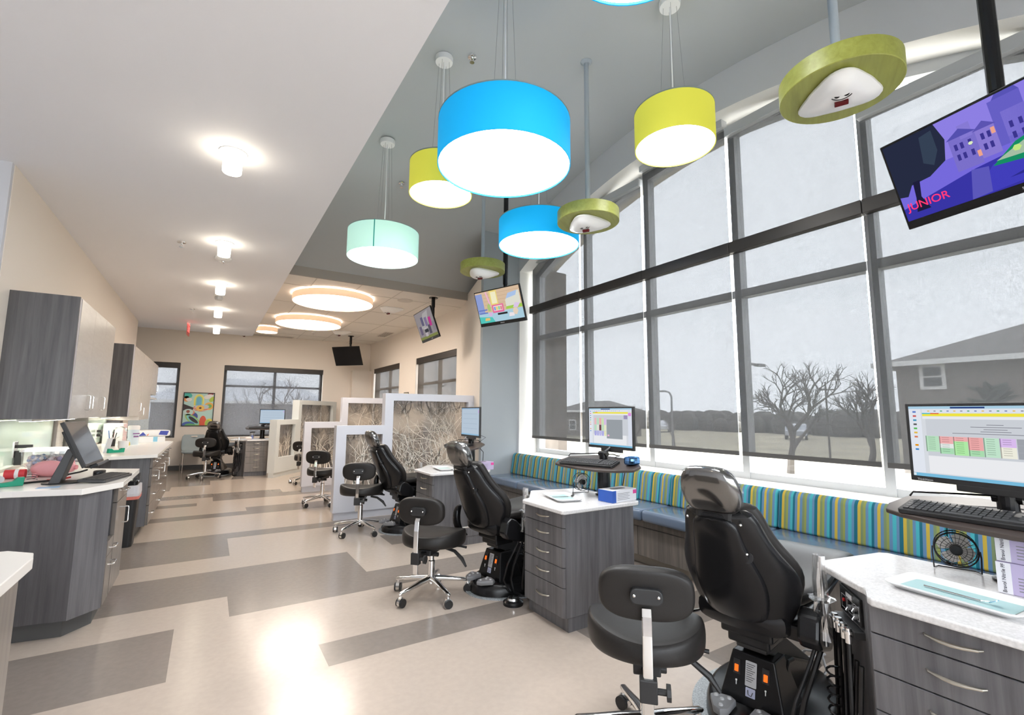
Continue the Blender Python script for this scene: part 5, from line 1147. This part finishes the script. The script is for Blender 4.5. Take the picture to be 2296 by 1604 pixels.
MB().lathe([(.001, 0), (.036, 0), (.05, .03), (.052, .10), (.047, .10), (.045, .03), (.001, .01)], 24).build('cup', K['wplast'], t, smooth=True); MB().tube([(.05, 0, .08), (.085, 0, .075), (.09, 0, .045), (.05, 0, .03)], .007, 8).build('handle', paint((.75, .6, .1)), t, smooth=True)
t = thing('wipes_canister', 'tall white and pale blue canister on the back worktop', 'canister', (-.83, 8.15, .8402))
MB().lathe([(.001, 0), (.062, 0), (.062, .20), (.001, .20)], 24).build('tub', paint((.62, .72, .78)), t, smooth=True); MB().lathe([(.001, .20), (.066, .20), (.066, .245), (.055, .255), (.001, .255)], 24).build('lid', K['wplast'], t, smooth=True)
MB().use(paint((.25, .12, .30))).prism([(-.03, .10), (.03, .10), (.03, .12), (-.03, .12)], -.0635, -.060, 'y').box(-.04, .04, -.0632, -.06, .14, .155).xf(RZ(.6)).build('label', None, t)
t = thing('pen_holder', 'cup of pens and tools beside the white mug', 'pen holder', (-1.02, 7.9, .8402))
MB().lathe([(.001, 0), (.04, 0), (.042, .09), (.038, .09), (.036, .01), (.001, .01)], 18).build('cup', K['bmatte'], t)
for k, c in enumerate(((.02, .02, .02), (.5, .05, .05), (.75, .75, .75), (.05, .2, .6), (.02, .02, .02))): MB().cyl((.015*math.cos(k*1.3), .015*math.sin(k*1.3), .012), (.045*math.cos(k*1.3), .045*math.sin(k*1.3), .17+.01*k), .005, n=6).build('pen', paint(c), t)
t = thing('faucet', 'chrome faucet on the back worktop near the wipes pack', 'faucet', (-1.08, 8.46, .8402))
MB().tube([(0, 0, 0), (0, 0, .18), (.03, 0, .22), (.09, 0, .225), (.13, 0, .20), (.135, 0, .17)], .011, 10).build('spout', K['chrome'], t, smooth=True); MB().cyl((0, .05, 0), (0, .05, .06), .014, n=12).cyl((0, .05, .05), (.06, .07, .09), .006, n=8).build('lever', K['chrome'], t)
t = thing('tissue_box', 'white box under the soft wipes pack at the end of the back worktop', 'box', (-.68, 8.66, .8402), .2)
MB().box(-.16, .16, -.07, .07, 0, .085).build('carton', K['wplast'], t, bev=.003); MB().box(.02, .07, -.0712, -.07, .01, .08).build('blue_print', paint((.25, .55, .72)), t)
t = thing('wipes_pack', 'soft white and blue wipes pack lying on the white box', 'pack', (-.66, 8.66, .9255), .15)
mb = MB(); cushion(mb, rrect(.40, .15, .02), .085, T(0, 0, .045)); mb.build('pouch', K['wplast'], t, smooth=True)
q = MB().use(paint((.05, .07, .38))).prism([(.06, -.02), (.16, -.03), (.18, .03), (.08, .035)], -.0768, -.0745, 'y').prism([(-.17, -.035), (-.08, -.03), (-.12, .02)], -.0768, -.0745, 'y').use(paint((.7, .15, .05))).prism([(-.08, -.03), (-.06, -.03), (-.05, .0)], -.0768, -.0745, 'y').xf(T(0, 0, .045)); q.build('printed_design', None, t)
t = thing('trash_can', 'slim black bin with a white liner between the two left cabinets', 'trash can', (-.62, 6.02, 0))
MB().loft([[Vector((x*k, y*k, z)) for x, y in rrect(.20, .26, .04)] for z, k in ((0, .82), (.50, 1.0))]).build('bin', K['bmatte'], t, smooth=False)
MB().loft([[Vector((x*k, y*k, z)) for x, y in rrect(.21, .27, .04)] for z, k in ((.46, 1.0), (.50, 1.03), (.575, 1.0))]).build('liner', paint((.62, .62, .66)), t)
MB().loft([[Vector((x*k, y*k, z)) for x, y in rrect(.212, .272, .04)] for z, k in ((.445, 1.0), (.475, 1.035))], False).build('red_band', paint((.75, .22, .18)), t)
MB().prism(rrect(.18, .22, .03), .575, .62).build('lid', K['bplast'], t, bev=.008)
MB().box(.075, .095, -.06, .06, .60, .69).lathe([(.001, .62), (.045, .62), (.03, .70), (.001, .72)], 18).build('flap', K['chrome'], t, smooth=True)
# ------------------------------------------------------------------ far wall: picture, chair
t = thing('framed_picture', 'bright abstract picture in a thin black frame on the back wall', 'picture', (-.20, YF-.002, 1.33))
W2, H2 = .295, .375
MB().box(-W2, W2, -.02, 0, -H2, -H2+.016).box(-W2, W2, -.02, 0, H2-.016, H2).box(-W2, -W2+.016, -.02, 0, -H2, H2).box(W2-.016, W2, -.02, 0, -H2, H2).build('frame', K['bmatte'], t)
q = MB(); w0, h0 = W2-.016, H2-.016
def art(pts, c, l): q.use(paint(c, .5)); q.poly([(-w0+2*w0*min(max(u, 0), 1), -.008-.0005*l, -h0+2*h0*min(max(v, 0), 1)) for u, v in pts])
def el(cx, cy, rx, ry, a=0, n=22): return [(cx+rx*math.cos(t_)*math.cos(a)-ry*math.sin(t_)*math.sin(a), cy+rx*math.cos(t_)*math.sin(a)+ry*math.sin(t_)*math.cos(a)) for t_ in [2*PI*i/n for i in range(n)]]
BGc = (.50, .72, .66)
art([(0, 0), (1, 0), (1, 1), (0, 1)], BGc, 0)
art(el(.10, .92, .16, .09), (.08, .50, .42), 1); art(el(.08, .82, .10, .09), (.85, .35, .12), 1); art(el(.16, .80, .10, .055), (.82, .80, .76), 2)
for r, c in ((1, (.88, .74, .15)), (.72, (.42, .66, .30)), (.52, (.18, .50, .66))): art([(.50-.17*r, .62)]+[(.50+.17*r*math.cos(PI-PI*i/14), .80+.17*r*math.sin(PI*i/14)) for i in range(15)]+[(.50+.17*r, .62)], c, 1+int((1-r)*10))
art(el(.88, .98, .12, .05, .3), (.35, .02, .04), 1); art(el(.82, .90, .17, .07, .2), (.82, .80, .76), 2); art(el(.95, .82, .12, .07, .6), (.45, .58, .08), 3)
art(el(.85, .60, .16, .12), (.85, .45, .10), 2); art(el(.86, .60, .09, .065), (.20, .48, .12), 3)
art(el(.58, .54, .26, .11), (.74, .26, .16), 3); art(el(.62, .58, .24, .07), (.50, .60, .66), 4)
for k in range(4): art([(.34, .44+.05*k), (.84, .47+.05*k), (.84, .478+.05*k), (.34, .45+.05*k)], (.80, .78, .74), 5)
art(el(.56, .54, .14, .09), (.86, .55, .12), 6); art(el(.56, .54, .045, .03), (.16, .05, .02), 7)
art([(0, .66), (.33, .55), (.32, .48), (0, .46)], (.045, .03, .03), 5); art(el(.36, .27, .14, .13), (.07, .10, .36), 3); art(el(.20, .40, .19, .09), (.75, .25, .14), 5); art(el(.17, .41, .17, .10), (.55, .72, .68), 6); art(el(.16, .43, .06, .045), (.30, .09, .06), 7)
art(el(.34, .17, .30, .12, -.55), (.42, .60, .12), 6); art(el(.34, .17, .25, .09, -.55), (.25, .62, .60), 7); art(el(.36, .17, .19, .055, -.55), (.04, .03, .03), 8)
art(el(.20, .02, .22, .10), (.07, .13, .42), 8); art(el(.26, .0, .18, .06), (.15, .45, .16), 9)
art(el(.68, .10, .12, .20), (.75, .12, .06), 7); art(el(.90, .06, .15, .15), (.84, .70, .12), 8); art(el(.86, .06, .10, .11), (.40, .58, .10), 9)
q.build('canvas', None, t)
t = thing('guest_chair', 'blue-grey shell guest chair with chrome legs by the back wall', 'chair', (-.20, 12.42, 0), .12)
gm = paint((.30, .36, .38), .45)
mb = MB(); rings = []
for z, y, hw in ((.42, .20, .20), (.47, .225, .225), (.56, .235, .228), (.66, .25, .225), (.74, .262, .215), (.775, .268, .18)):
    rings.append([Vector((x, y+d+.18*x*x*-1, z)) for x, d in sell(hw*2, .026, 4, 24)])
mb.loft(rings).build('backrest', gm, t, smooth=True)
MB().prism(rrect(.12, .025, .012, cy=.735), .232, .246, 'y').build('hand_slot', K['cream'], t)
MB().loft([[Vector((x*k, y*k, z)) for x, y in rrect(.46, .45, .08)] for z, k in ((.395, .93), (.41, 1), (.43, 1), (.437, .95))]).build('seat', gm, t, smooth=True)
for sx in (-1, 1):
    MB().tube([(.21*sx, -.2, 0), (.21*sx, -.18, .40), (.21*sx, -.15, .41)], .009, 8).build('leg', K['chrome'], t, smooth=True)
    MB().tube([(.22*sx, .26, 0), (.21*sx, .20, .39), (.21*sx, .18, .41), (.19*sx, .10, .41)], .009, 8).build('leg', K['chrome'], t, smooth=True)
# small things on the far cabinet
t = thing('tool_jar', 'clear jar with a black lid on the far cabinet', 'jar', (.80, 11.32, .7205)); MB().lathe([(.001, 0), (.045, 0), (.045, .13), (.001, .13)], 20).build('glass', K['film'], t, smooth=True); MB().lathe([(.001, .13), (.05, .13), (.05, .15), (.001, .15)], 20).build('lid', K['bmatte'], t); MB().box(-.02, .02, -.02, .02, .005, .08).build('contents', paint((.06, .12, .4)), t)
o = MB().sphere((0, 0, .03), .03, 12, sx=2.2, sy=1.4).build('tissue_bundle', paint((.80, .74, .72)), smooth=True, loc=(.72, 11.15, .7205)); tag(o, 'crumpled pale tissue bundle on the far cabinet', 'tissue')
o = MB().box(-.005, .005, -.14, .14, -.11, .11).build('small_picture', K['bmatte'], loc=(3.594, 9.93, 1.62)); tag(o, 'small dark framed picture between the two right wall windows', 'picture'); o2 = MB().box(-.002, .0, -.125, .125, -.095, .095).build('print', paint((.55, .5, .3)), o, loc=(-.005, 0, 0))
